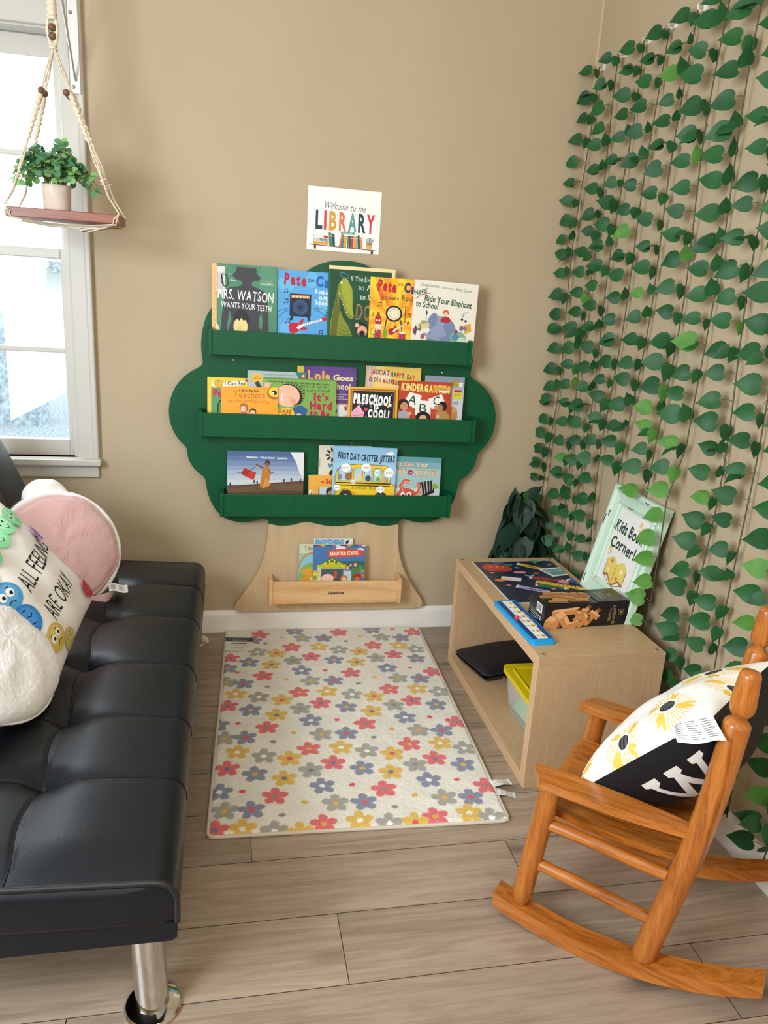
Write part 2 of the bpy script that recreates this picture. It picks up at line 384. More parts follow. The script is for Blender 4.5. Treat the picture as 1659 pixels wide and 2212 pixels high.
# ================================================================== TREE BOOK DISPLAY ON THE WALL
def paintgreen():
    m, t = newmat('green_lacquered_board', .40, 0, .32); v = t.coords((14, 14, 1.2)); f = t.noise(v, 6, 5, .6, .5)
    t.l(t.ramp(f, [(.25, '#014b2c'), (.75, '#025531')]), t.b.inputs['Base Color']); t.bump(f, .06, .001); return m
GREEN = paintgreen(); GEDGE = flat('#01452a', .4)
BIRCH = wood('pale_birch_ply', '#bfa37b', '#c7ac85', '#cfb58f', 'Z', .8, .42, .4)
BEECH = wood('beech_front', '#c99a62', '#d9ae78', '#e3bd8c', 'X', 1.1, .38, .45)
half = [(.385, 1.367), (.345, 1.364), (.303, 1.353), (.256, 1.327), (.225, 1.298), (.17, 1.285), (.11, 1.288), (.04, 1.27), (-.02, 1.235), (-.061, 1.187), (-.08, 1.151), (-.092, 1.10), (-.094, 1.05), (-.0885, 1.014), (-.089, .999), (-.099, .989),
        (-.139, .967), (-.179, .925), (-.199, .874), (-.203, .828), (-.195, .783), (-.172, .741), (-.151, .72), (-.143, .709), (-.1415, .681), (-.128, .648), (-.101, .619), (-.085, .609), (-.081, .597),
        (-.073, .546), (-.054, .499), (-.026, .464), (.008, .446), (.053, .441), (.092, .446), (.116, .455), (.130, .455), (.139, .449), (.143, .437), (.18, .4275), (.225, .430), (.258, .440), (.278, .444), (.293, .443), (.319, .436), (.35, .429)]
tree = thing('book_display', 'green tree shaped wall book display with four shelves and pale wood trunk', 'book display', (.385, 0, .09))
def tp(name, mb, label=None, parent=tree, **k):
    for i, q in enumerate(mb.v): mb.v[i] = (q[0] - .385, q[1], q[2] - .09)
    o = mb.build(name, parent, **k)
    if label: o['label'] = label
    return o
def smooth_poly(P, it=2):
    for _ in range(it):
        Q = []
        for i in range(len(P)):
            a, b = P[i], P[(i + 1) % len(P)]; Q += [(a[0] * .75 + b[0] * .25, a[1] * .75 + b[1] * .25), (a[0] * .25 + b[0] * .75, a[1] * .25 + b[1] * .75)]
        P = Q
    return P
outl = half + [(.385, .4255)] + [(.77 - x, z) for x, z in half[1:]][::-1]
tp('crown', MB().prism(smooth_poly(outl), -.036, -.001, GREEN, edge=GEDGE), 'green scalloped treetop board', smooth=35, bevel=.003)
trunk = [(.141, .45), (.1405, .376), (.131, .315), (.109, .25), (.074, .19), (.037, .138), (.025, .118), (.024, .104), (.032, .095), (.046, .0905)]
tp('trunk', MB().prism(smooth_poly(trunk + [(.385, .0885)] + [(.77 - x, z) for x, z in trunk][::-1], 1), -.033, -.001, BIRCH), 'pale birch trunk board flaring at the foot', smooth=35, bevel=.002)
def ledge(z0, z1, x0, x1, mat, name='shelf'):
    m = MB(); y0, y1 = -.102, -.034; e = .013
    m.box((x0 + e, y0, z0), (x1 - e, y0 + .010, z1), mat)
    m.box((x0 + e, y0 + .010, z0), (x1 - e, y1, z0 + .012), mat)
    for a, b in ((x0, x0 + e), (x1 - e, x1)):
        m.prism([(y1, z0 - .003), (y0 - .003, z0 - .003), (y0 - .003, z1 + .001), (y0 + .006, z1 + .006), (y1, z1 + .008)], a, b, mat, axis='X')
    return tp(name, m, None, bevel=.0015)
ledge(1.040, 1.120, -.069, .836, GREEN); ledge(.765, .846, -.102, .874, GREEN); ledge(.483, .563, -.030, .806, GREEN)
tp('screw', MB().lathe([(.0001, 0), (.0045, .0), (.0045, .002), (.003, .003)], flat('#b9b9b4', .25, 1), 12, Matrix.Translation((.012, -.036, 1.019)) @ Matrix.Rotation(R(90), 4, 'X')))
tp('screw', MB().lathe([(.0001, 0), (.0045, .0), (.0045, .002), (.003, .003)], flat('#b9b9b4', .25, 1), 12, Matrix.Translation((.752, -.036, 1.006)) @ Matrix.Rotation(R(90), 4, 'X')))
tp('screw', MB().lathe([(.0001, 0), (.0045, .0), (.0045, .002), (.003, .003)], flat('#b9b9b4', .25, 1), 12, Matrix.Translation((.435, -.036, .742)) @ Matrix.Rotation(R(90), 4, 'X')))
low = ledge(.146, .233, .146, .640, BEECH); lab(low, 'beech wood shelf with a printed maker name')
a = Art(.4); a.t('Lakeshore', 0, 0, .0105, '#241a12', w=.056, al='c', bold=.035); a.t('®', .031, -.006, .004, '#241a12')
m = MB(); a.put(m, lambda x, y, k: (.393 + x, -.1022 - .00003 * k, .183 - y)); tp('printed_name', m, 'small dark maker name', low)

# ================================================================== FLORAL RUG
def build_rug():
    rug = thing('area_rug', 'cream rug with pink, yellow, grey and blue flowers on the plank floor', 'rug', (.346, -.598, 0), (0, 0, R(-2.0)))
    w, h, n, m_ = .744, 1.152, 300, 464
    xs = np.linspace(-w / 2, w / 2, n + 1); ys = np.linspace(-h / 2, h / 2, m_ + 1); X, Y = np.meshgrid(xs, ys)
    ca, sa = math.cos(R(-2)), math.sin(R(-2)); WX = .346 + X * ca - Y * sa; WY = -.598 + X * sa + Y * ca
    rs = np.random.RandomState(3)
    def smooth_noise(sx, sy, seed):
        g = np.random.RandomState(seed).rand(sy + 3, sx + 3); gx = (X + w / 2) / w * sx; gy = (Y + h / 2) / h * sy
        i = np.clip(gx.astype(int), 0, sx); j = np.clip(gy.astype(int), 0, sy); fx = gx - i; fy = gy - j; fx = fx * fx * (3 - 2 * fx); fy = fy * fy * (3 - 2 * fy)
        return (g[j, i] * (1 - fx) + g[j, i + 1] * fx) * (1 - fy) + (g[j + 1, i] * (1 - fx) + g[j + 1, i + 1] * fx) * fy
    j1 = (smooth_noise(150, 230, 1) - .5) * .0024 + rs.normal(0, .0006, X.shape); j2 = (smooth_noise(150, 230, 2) - .5) * .0024 + rs.normal(0, .0006, X.shape)
    PX, PY = WX + j1, WY + j2
    cols = {'R': '#dc6a6e', 'Y': '#dcb455', 'B': '#858aa0', 'G': '#a3a198', 'w': '#f2efe6', 'r': '#d9545c', 'y': '#dcae48', 'b': '#73798e', 'g': '#8d8b80'}
    cl = {k: np.array(rgb(v)) for k, v in cols.items()}
    C = np.ones(X.shape + (3,)) * np.array(rgb('#e4dfd2')); C *= (1 + (smooth_noise(20, 30, 5) - .5) * .10)[..., None]
    F = 'Rg 117 -70;By 249 -49;Rg 415 -69;By 547 -54;Ry 704 -84;Gy 273 -111;Br 351 -116;Gy 572 -122;Br 646 -132;Ry 227 -185;Yw 325 -185;Gw 396 -216;Yr 469 -236;Ry 528 -190;Yw 624 -196;Gw 679 -230;Gw 103 -214;Yr 170 -230;Gg 224 -290;Rb 290 -264;By 368 -294;Gg 521 -291;Rb 589 -268;By 665 -304;Rb 6 -254;By 71 -291;Yb 147 -316;Yb 445 -318;Bw 247 -365;Bw 546 -369;Rg 115 -391;Rg 413 -394;Rg 698 -409;Gy -5 -425;Br 50 -439;Gy 271 -439;Br 347 -444;Gy 568 -445;Br 643 -454;Yw 25 -505;Gw 96 -530;Ry 226 -512;Yw 317 -514;Gw 394 -539;Ry 523 -515;Yw 617 -519;Gw 685 -546;Yr 168 -554;Yr 463 -558;Rb -1 -577;Gg 222 -613;Rb 287 -586;By 365 -615;Gg 517 -618;Rb 581 -594;By 654 -627;By 68 -609;Yb 146 -642;Yb 440 -647;Bw 246 -684;Bw 538 -692;Rg 114 -710;Rg 408 -717;Rg 689 -733;Bw -29 -683;Gy -9 -756;Br 50 -758;Gy 269 -761;Br 344 -765;Gy 561 -768;Br 633 -776;Yw 26 -828;Gw 99 -854;Ry 226 -831;Yw 318 -834;Gw 389 -858;Ry 518 -838;Yw 609 -841;Gw 673 -874;Yr 168 -873;Yr 458 -879;Rb -1 -903;Gb 222 -932;Rb 286 -905;By 362 -938;Gg 512 -938;Rb 574 -914;By 646 -952;By 72 -935;Yb 148 -961;Yb 437 -964;Bw 245 -1004;Bw 532 -1010;Rg 119 -1033;Rg 404 -1035;Rg 680 -1051;Bw -20 -1002;Gy -7 -1078;Br 59 -1082;Gy 270 -1078;Br 343 -1082;Gy 555 -1087;Br 625 -1095;Yw 36 -1148;Gw 110 -1164;Ry 231 -1153;Yw 320 -1151;Gw 392 -1168;Ry 512 -1158;Yw 602 -1155;Yr 172 -1175;Yr 457 -1172;Rb -29 -1147;Gw 654 -1177;Br 90 -120;Yr 3 -140;By -2 -330'
    D = 'y 196 -99;g 133 -146;y 492 -107;g 430 -147;r 629 -52;r 30 -361;r 327 -370;r 626 -372;y 191 -425;g 126 -467;y 488 -430;g 426 -470;r 30 -680;r 325 -689;r 615 -697;y 189 -745;g 128 -787;y 482 -752;g 420 -792;r 37 -1006;r 323 -1008;r 609 -1016;y 193 -1066;g 133 -1109;y 479 -1070;g 417 -1110'
    PILE = np.zeros(X.shape)
    def disc(cx, cy, rx, ry, rot, col):
        dx, dy = PX - cx, PY - cy; c, s = math.cos(rot), math.sin(rot); u, v = dx * c + dy * s, -dx * s + dy * c
        k = np.clip((1.08 - np.sqrt((u / rx) ** 2 + (v / ry) ** 2)) / .16, 0, 1); C[:] = C * (1 - k[..., None]) + col * k[..., None]
    for q in F.split(';'):
        c, x, y = q.split(); x, y = int(x) / 1000, int(y) / 1000
        if not (-.06 < x < .78): continue
        rot = R(18 + (hash(c) % 5)) if False else R(18 + ((int(x * 1000) * 7) % 13) - 6)
        for k in range(5):
            t = rot + 2 * math.pi * k / 5; disc(x + .0215 * math.cos(t), y + .0215 * math.sin(t), .0145, .0121, t, cl[c[0]])
        disc(x, y, .0125, .0125, 0, cl[c[0]]); disc(x, y, .0078, .0078, 0, cl[c[1]])
    for q in D.split(';'):
        c, x, y = q.split(); disc(int(x) / 1000, int(y) / 1000, .0088, .0078, 0, cl[c])
    C *= (1 + rs.normal(0, .035, X.shape))[..., None]
    e = np.minimum(np.minimum(X + w / 2, w / 2 - X), np.minimum(Y + h / 2, h / 2 - Y)); Z = .0035 + .0085 * np.clip(e / .010, 0, 1) ** .5
    Z += (smooth_noise(14, 22, 9) - .5) * .0022 + (smooth_noise(90, 140, 11) - .5) * .0013 + rs.normal(0, .00012, X.shape)
    # ruffled pile stroke marks
    V = np.stack([X, Y, Z], -1).reshape(-1, 3); idx = np.arange((n + 1) * (m_ + 1)).reshape(m_ + 1, n + 1)
    Q = np.stack([idx[:-1, :-1], idx[:-1, 1:], idx[1:, 1:], idx[1:, :-1]], -1).reshape(-1, 4)
    me = bpy.data.meshes.new('pile'); me.vertices.add(len(V)); me.vertices.foreach_set('co', V.ravel()); me.loops.add(Q.size); me.loops.foreach_set('vertex_index', Q.ravel())
    me.polygons.add(len(Q)); me.polygons.foreach_set('loop_start', np.arange(0, Q.size, 4)); me.polygons.foreach_set('use_smooth', np.ones(len(Q), bool)); me.update(calc_edges=True)
    at = me.color_attributes.new('dye', 'FLOAT_COLOR', 'POINT'); at.data.foreach_set('color', np.concatenate([C.reshape(-1, 3), np.ones((len(V), 1))], 1).astype(np.float32).ravel())
    me.materials.append(fuzz('rug_pile', 'dye', scale=420, strength=.5, dist=.003)); o = bpy.data.objects.new('pile', me); COL.objects.link(o); o.parent = rug
    bind = flat('#cfc6b6', .8); pts = [(x - w / 2, y - h / 2, .0045) for x, y in rounded(w, h, .018, 5)]
    lab(MB().tube(pts, .0048, bind, 8, closed=True).build('binding', rug, smooth=60), 'overlocked cream edge binding')
    MB().box((-w / 2 + .002, -h / 2 + .002, 0), (w / 2 - .002, h / 2 - .002, .003), bind).build('backing', rug)
    # cardboard hang tag on the far left corner
    a = Art(.5); a.r(-.05, -.05, .05, .052, '#d9d5cc'); a.r(-.05, -.05, .05, -.018, '#3c4654'); a.t('• • • • • • •', 0, -.038, .006, '#c8d0d6', w=.07, al='c'); [a.r(-.026 + k * .007, -.030, -.021 + k * .007, -.027, '#c8d0d6') for k in range(8)]
    a.t('Amy Luwing', 0, 0.0, .011, '#33302c', w=.056, al='c', bold=.04); [a.r(-.03 + k * .0085, .008, -.0235 + k * .0085, .0105, '#77736b') for k in range(7)]; a.l([(-.02, .03), (.0, .026), (.02, .03), (.02, .036)], .001, '#777268'); a.l([(-.018, .034), (.016, .033)], .001, '#777268')
    mbt = MB(); mbt.box((-.05, -.052, -.0006), (.05, .05, 0), flat('#d9d5cc', .6)); a.put(mbt, lambda x, y, k: (x, -y, .00005 * k))
    o = lab(mbt.build('hang_tag', rug, fixn=False), 'cream card tag with a dark band'); o.location = (-.322, .435, .0155); o.rotation_euler = (R(2), R(3), R(1))
    mbt = MB(); TG = flat('#e6e4df', .5)
    for (x0, y0, x1, y1, rz, zz) in ((0, 0, .062, .028, 12, .004), (-.002, -.03, .058, -.004, -14, .002)):
        Mx = Matrix.Rotation(R(rz), 4, 'Z')
        mbt.grid(lambda u, v: (x0 + (x1 - x0) * u, y0 + (y1 - y0) * v, zz + .004 * math.sin(u * 4 + v)), 8, 4, TG, Mx)
        b = Art(.5)
        for i in range(4):
            for q in range(2): b.r(.006 + q * .028, .004 + i * .006, .026 + q * .028, .0052 + i * .006, '#8f8d88')
        b.put(mbt, lambda x, y, k: Mx @ Vector((x0 + x, y0 + y, zz + .0006 + .004 * math.sin(x / (x1 - x0) * 4 + y / (y1 - y0)))))
    o = lab(mbt.build('care_tag', rug, fixn=False), 'white folded care tag with small print'); o.location = (.370, -.445, .003)
    return rug
build_rug()

# ================================================================== SOFA
def leather():
    m, t = newmat('black_leatherette', .38, 0, .32); t.b.inputs['Base Color'].default_value = (*rgb('#0e1218'), 1)
    c = t.coords(); v = t.n('ShaderNodeTexVoronoi'); v.inputs['Scale'].default_value = 420; t.l(c, v.inputs['Vector']); n = t.noise(c, 300, 3)
    s = t.n('ShaderNodeMath', operation='ADD'); t.l(v.outputs['Distance'], s.inputs[0]); t.l(n, s.inputs[1]); t.bump(s.outputs[0], .16, .0007)
    r = t.n('ShaderNodeMapRange'); t.l(t.noise(c, 6, 3), r.inputs[0]); r.inputs[3].default_value = .33; r.inputs[4].default_value = .42; t.l(r.outputs[0], t.b.inputs['Roughness']); return m
LEATHER = leather(); PIPE = flat('#14161a', .38, 0, .55); CHROME = flat('#d2d0cc', .09, 1.0)
Y0, Y1 = -1.68, -.19; TUFT = [-.176, -.42, -.664, -.945, -1.192, -1.41]
sofa = thing('futon_sofa', 'black tufted leatherette futon sofa on chrome legs under the window', 'sofa', (-.36, -.93, 0))
def sp(name, mb, label=None, parent=sofa, **k):
    for i, q in enumerate(mb.v): mb.v[i] = (q[0] + .36, q[1] + .93, q[2])
    o = mb.build(name, parent, **k)
    if label: o['label'] = label
    return o
def seat_profile(s):
    """cross section from the bottom of the front face, over the rounded edge, back to the hinge: returns x, z, nx, nz"""
    L1, L2, L3 = .042, math.pi / 2 * .036, .50; d = s * (L1 + L2 + L3)
    if d < L1: return -.0785, .266 + d, 1, 0
    if d < L1 + L2:
        t = (d - L1) / .036; return -.0785 - .036 + .036 * math.cos(t), .308 + .036 * math.sin(t), math.cos(t), math.sin(t)
    q = d - L1 - L2; return -.1145 - q, .344 + q * .045, .045, 1
def seat_pt(u, v):
    x, z, nx, nz = seat_profile(u); y = Y0 + (Y1 - Y0) * v
    top = max(0, nz) ; dx = x + .335
    dk = min(abs(y - t) for t in TUFT[1:]); dkk = min(math.hypot(y - t, dx) for t in TUFT)
    amp = .010 * math.exp(-(dx / .13) ** 2) + .0008
    p = 1 - math.exp(-(dk / .020) ** 1.3)
    q = 1 - math.exp(-(dx / .06) ** 2)
    d = amp * p * (.55 + .45 * q) - .020 * math.exp(-(dkk / .030) ** 1.5)
    d -= .0028 * math.exp(-(dk / .0032) ** 2) * (1 if x > -.6 else 0) * min(1, top + .3)
    # long seam through the buttons, gently scalloped
    sx = dx + .012 * math.sin(math.pi * (y + .176) / .2465) ** 2
    d -= .0028 * math.exp(-(sx / .0032) ** 2)
    d += (.009 * math.sin(math.pi * min(1, dx / .25)) ** .8 if dx > 0 else .008 * math.sin(math.pi * min(1, -dx / .27)) ** .8) 
    d *= (top if u > .02 else 0) * (lambda k: k * k * (3 - 2 * k))(max(0, min(1, (y - Y0) / .12 + .12, (Y1 - y) / .12 + .12)))
    return (x + nx * d * .6, y, z + nz * d)
mb = MB(); mb.grid(seat_pt, 150, 470, LEATHER, flip=True)
seat = sp('seat_cushion', mb, 'tufted black seat cushion with stitched seams', smooth=180, fixn=False)
L_TOT = .042 + math.pi / 2 * .036 + .50
u_of = lambda x: (.042 + math.pi / 2 * .036 + (-.1145 - x)) / L_TOT
m = MB(); STITCH = flat('#050608', .6, 0, .3)
for ty in TUFT[1:]:
    m.tube([Vector(seat_pt(k / 60 * u_of(-.60), (ty - Y0) / (Y1 - Y0))) + Vector((.0004, 0, .0006)) for k in range(3, 61)], .0011, STITCH, 5)
lx = []
for k in range(151):
    y = Y0 + (Y1 - Y0) * k / 150; x = -.335 - .012 * math.sin(math.pi * (y + .176) / .2465) ** 2; lx.append(Vector(seat_pt(u_of(x), k / 150)) + Vector((0, 0, .0006)))
m.tube(lx, .0011, STITCH, 5); sp('stitching', m, 'black stitched seam lines', seat)
ends = [seat_profile(i / 60)[:2] for i in range(61)]
for yy, dy in ((Y0, -1), (Y1, 1)):
    prof = [(x, z) for x, z in ends] + [(-.615, .285)]
    m = MB(); c = (-.34, .30)
    def endp(u, v, yy=yy, dy=dy):
        k = u * (len(prof)); i = int(k) % len(prof); f = k - int(k); a, b = prof[i], prof[(i + 1) % len(prof)]
        x, z = a[0] + (b[0] - a[0]) * f, a[1] + (b[1] - a[1]) * f
        return (c[0] + (x - c[0]) * v, yy + dy * .012 * (1 - v ** 6), c[1] + (z - c[1]) * v)
    m.grid(endp, 122, 10, LEATHER, closeu=True); sp('end_panel', m, 'flat black end panel of the seat', smooth=60)
    if yy == Y0: sp('piping', MB().tube([(x, yy + dy * .001, z + .001) for x, z in ends], .0055, PIPE, 8), None, smooth=60)
m = MB(); fr = [(-.62, .232), (-.088, .232), (-.079, .238), (-.0775, .262), (-.084, .268), (-.62, .29)]
m.prism(fr, Y0 - .004, Y1 + .004, LEATHER, axis='Y'); sp('base_frame', m, 'black upholstered base rail', bevel=.006, bseg=3, smooth=40)
# reclined backrest
def back_pt(u, v):
    y = Y0 + .01 + (Y1 - Y0 - .02) * v; t = 2 * math.pi * u; cx, cz = math.cos(t), math.sin(t); e = .42
    a = math.copysign(abs(cx) ** e, cx) * .062; b = math.copysign(abs(cz) ** e, cz) * .235
    k = min(1, min(v, 1 - v) / .03); k = .86 + .14 * math.sqrt(max(0, 1 - (1 - k) ** 2)); a *= k; b *= (k + 1) / 2
    bulge = .010 * abs(math.sin(math.pi * (y + .176) / .2465)) ** .6 * (1 if cx > .5 else 0); a += bulge
    ang = R(22); return (-.692 + a * math.cos(ang) - b * math.sin(ang) - .0, y, .592 + a * math.sin(ang) + b * math.cos(ang))
m = MB(); m.grid(back_pt, 72, 200, LEATHER, closeu=True)
for yy, v in ((0, 0), (1, 1)):
    n0 = len(m.v); pts = [back_pt(i / 72, v) for i in range(72)]; m.add(pts, [tuple(range(72))], LEATHER)
sp('backrest', m, 'black padded backrest leaning back', smooth=50, weld=True)
for (bx, by, tx, ty) in ((-.130, -1.592, -.147, -1.560), (-.118, -.092, -.15, -.25), (-.60, -1.592, -.58, -1.56), (-.60, -.15, -.58, -.25)):
    m = MB(); m.tube([(bx, by, .006), (tx, ty, .24)], .0295, CHROME, 28); leg = sp('leg', m, 'shiny chrome leg', smooth=40)
    m = MB(); m.lathe([(.0001, 0), (.050, 0), (.0505, .004), (.047, .009), (.034, .012), (.0001, .0125)], CHROME, 36, Matrix.Translation((bx, by, 0)), caps=False); sp('foot_disc', m, None, leg, smooth=40)

# ================================================================== CUBE SHELF
OAK = wood('light_oak_veneer', '#b5956e', '#bd9d77', '#c3a47f', 'Z', 3.2, .42, .4, 1.6, .05)
OAKY = wood('light_oak_veneer_flat', '#b5956e', '#bd9d77', '#c3a47f', 'Y', 3.2, .42, .4, 1.6, .06)
OAKX = wood('light_oak_veneer_top', '#b2926d', '#b99a75', '#bfa17c', 'X', 3.2, .40, .4, 1.6, .06)
EDGE = flat('#cda981', .45, 0, .4, .04)
cx0, cx1, cy0, cy1, ch, ct = .783, 1.142, -1.060, -.303, .392, .032
cube = thing('storage_cube', 'pale oak open storage cube lying on its side between rug and vine wall', 'shelf', (.9625, -.6815, 0))
def cp(name, a, b, mat, label=None, **k):
    m = MB(); a = (a[0] - .9625, a[1] + .6815, a[2]); b = (b[0] - .9625, b[1] + .6815, b[2]); m.box(a, b, mat)
    m.box((a[0] - .0006, a[1], a[2]), (a[0] + .0005, b[1], b[2]), EDGE)
    return m.build(name, cube, bevel=.0008, bseg=1)
cp('top_panel', (cx0, cy0, ch - ct), (cx1, cy1, ch), OAKX); cp('bottom_panel', (cx0, cy0 + .0, 0), (cx1, cy1, ct), OAKY)
cp('side_panel', (cx0, cy0, ct), (cx1, cy0 + ct, ch - ct), OAK); cp('side_panel', (cx0, cy1 - ct, ct), (cx1, cy1, ch - ct), OAK)
cp('back_panel', (cx1 - .01, cy0 + ct, ct), (cx1 - .002, cy1 - ct, ch - ct), OAK)
for x, y in ((.799, -1.046), (1.122, -1.044), (.799, -.319), (1.122, -.318)):
    m = MB(); m.lathe([(.0001, 0), (.0058, 0), (.0058, .0012), (.0045, .002), (.0025, .0014), (.0001, .001)], flat('#c9c7c0', .22, 1), 20, Matrix.Translation((x - .9625, y + .6815, ch)), caps=False); m.build('screw', cube, smooth=40)
m = MB(); m.lathe([(.0001, 0), (.0028, 0), (.0028, .0003)], flat('#2a2018', .7), 14, Matrix.Translation((.797 - .9625, -.69 + .6815, ch))); m.build('screw_hole', cube)

# activity mat
def placemat():
    w, h = .292, .365; o = thing('placemat', 'navy placemat printed with school supplies on the storage cube', 'placemat', (.976, -.527, ch), (0, 0, R(1.2)))
    a = Art(.28, .5); S = 100 / w; H = h * S
    a.r(0, 0, 100, H, '#18233d')
    P = a
    P.e(16, 16, 12, 10, '#b8382c'); P.e(20, 18, 11, 9, '#b8382c'); P.e(30, 10, 6, 3, '#3f7a4c', -20); P.ring(15, 14, 3.2, 2.6, 1, '#d99b3a'); P.ring(21, 15, 3.2, 2.6, 1, '#d99b3a')
    def pencil(x, y, L, wd, rot, c, tip='#e8d6b4'):
        q = R(rot); T = lambda u, v: (x + u * math.cos(q) - v * math.sin(q), y + u * math.sin(q) + v * math.cos(q))
        a.p([T(0, -wd), T(L, -wd), T(L, wd), T(0, wd)], c); a.p([T(L, -wd), T(L + 2 * wd, 0), T(L, wd)], tip); a.p([T(L + 1.3 * wd, -wd * .35), T(L + 2 * wd, 0), T(L + 1.3 * wd, wd * .35)], '#2b2b33'); a.p([T(-2, -wd), T(0, -wd), T(0, wd), T(-2, wd)], '#e3dfe0')
        a.l([T(L * .25, 0), T(L * .8, 0)], wd * .5, '#3a3a44')
    pencil(42, 8, 22, 3.2, 40, '#d9b346'); pencil(40, 42, 26, 3.4, 22, '#a8303a'); pencil(20, 62, 24, 3.4, 35, '#a99cc4'); pencil(38, 60, 22, 3.2, 22, '#2f7a52'); pencil(72, 50, 14, 4, 55, '#2f69a8', '#bfd6e6'); pencil(82, 30, 10, 4, 75, '#d98a32'); pencil(86, 52, 15, 3, 30, '#d99aa6')
    q = R(-4); a.p([(54, 22), (78, 18), (86, 36), (60, 42)], '#e9e6da'); a.p([(57, 25), (76, 21.5), (82, 34), (62, 38.5)], '#5b9a9c'); a.t('1+1=2', 62, 31, 5, '#e8f0ee', rot=-8)
    a.p([(38, 55), (42, 49), (86, 74), (82, 80)], '#d8b13c')
    for i in range(14): a.l([(43 + i * 3.0, 50.5 + i * 1.7), (42 + i * 3.0, 52.8 + i * 1.7)], .7, '#3b3420')
    a.p([(14, 38), (30, 44), (26, 52), (10, 46)], '#e6d6d2'); a.t('abc', 14, 46.5, 3, '#c0505a', rot=20); a.e(9, 48, 5, 3, '#d9843a'); a.e(34, 30, 6, 3, '#d58d9a'); a.e(64, 55, 5, 4, '#d58d9a', 20)
    for i, (x, y) in enumerate([(8, 30), (36, 18), (48, 33), (92, 40), (70, 12), (58, 6), (88, 14), (30, 72), (12, 60), (50, 85), (66, 90), (80, 88), (92, 70), (20, 90), (40, 100), (60, 108), (30, 116), (76, 112), (90, 100), (10, 104), (48, 70), (96, 86)]):
        c = ['#d8b13c', '#6aa3c2', '#d5707a', '#e6e2d6', '#8f7fb4', '#5c9a6a'][i % 6]
        (a.star(x, y, 3, c) if i % 3 else a.e(x, y, 2.2, 1.8, c))
    for (x, y, c, r1, r2) in ((40, 36, '#7fb2c8', 0, 180), (94, 10, '#d98a62', 180, 360), (28, 108, '#d8b13c', 0, 180), (66, 2, '#3f8a70', 180, 360)):
        a.l([(x + 4 * math.cos(R(t)), y + 4 * math.sin(R(t))) for t in range(r1, r2 + 1, 20)], 2, c)
    a.p([(26, 82), (40, 78), (42, 86), (28, 90)], '#d4a3a6'); a.p([(52, 92), (72, 88), (74, 100), (54, 104)], '#2c5f98')
    for i in range(6): a.e(57 + i % 3 * 6, 94 + i // 3 * 5, 1.6, 1.5, '#c6d8ea')
    a.e(22, 5, 7, 2.6, '#2c6aa0', 20); a.e(60, 3, 6, 2.2, '#3f8a70', 15)
    m = MB(); m.box((-w / 2, -h / 2, 0), (w / 2, h / 2, .0026), flat('#d9d6cf', .5)); a.put(m, lambda x, y, k: (-w / 2 + x * 1.3 / S, h / 2 - y * 1.3 / S, .0026 + .00002 * k), clip=(.5, .5, 99.5 / 1.3, (H - .6) / 1.3))
    m.build('printed_sheet', o, fixn=False)
placemat()

def tray():
    o = thing('feelings_slider', 'blue plastic slider board with faces on the storage cube edge', 'toy', (.8165, -.853, ch), (0, 0, R(2.4)))
    w, L = .072, .285; B = flat('#1c9cd8', .32, 0, .5)
    m = MB(); m.prism(rounded(w, L, .012, 6, -w / 2, -L / 2), 0, .011, B, axis='Z'); m.prism(rounded(w - .010, L - .010, .009, 6, -w / 2 + .005, -L / 2 + .005), .011, .0135, B, axis='Z'); m.build('body', o, smooth=40, bevel=.002)
    a = Art(.3); a.r(-.029, -.130, .030, .130, '#1b4a8a'); a.r(-.013, -.128, .017, .128, '#efeee4'); a.r(-.0215, -.125, -.0185, .125, '#10294f')
    for i in range(8):
        y = -.113 + i * .0322; a.e(.0085, y, .0062, .0062, '#c9a93a'); a.e(.0065, y - .001, .001, .0012, '#4a3b12'); a.e(.0105, y - .001, .001, .0012, '#4a3b12'); a.l([(.0062, y + .0028), (.0085, y + .0034), (.0108, y + .0028)], .0009, '#4a3b12'); a.r(-.0105, y - .0012, -.0015, y + .001, '#4a4a46')
    a.t('HOW DO YOU FEEL?', .0205, .055, .0065, '#f2f4f6', w=.105, rot=-90, bold=.03)
    m = MB(); a.put(m, lambda x, y, k: (x, -y, .0136 + .00003 * k)); lab(m.build('face_strip', o, fixn=False), 'white strip of yellow faces')
    m = MB(); m.lathe([(.0001, 0), (.0065, 0), (.0072, .004), (.006, .0085), (.0035, .010), (.0001, .0105)], flat('#c8324c', .35), 20, Matrix.Translation((-.020, .0, .0138)), caps=False); lab(m.build('slider_knob', o, smooth=50), 'red slider knob')
tray()

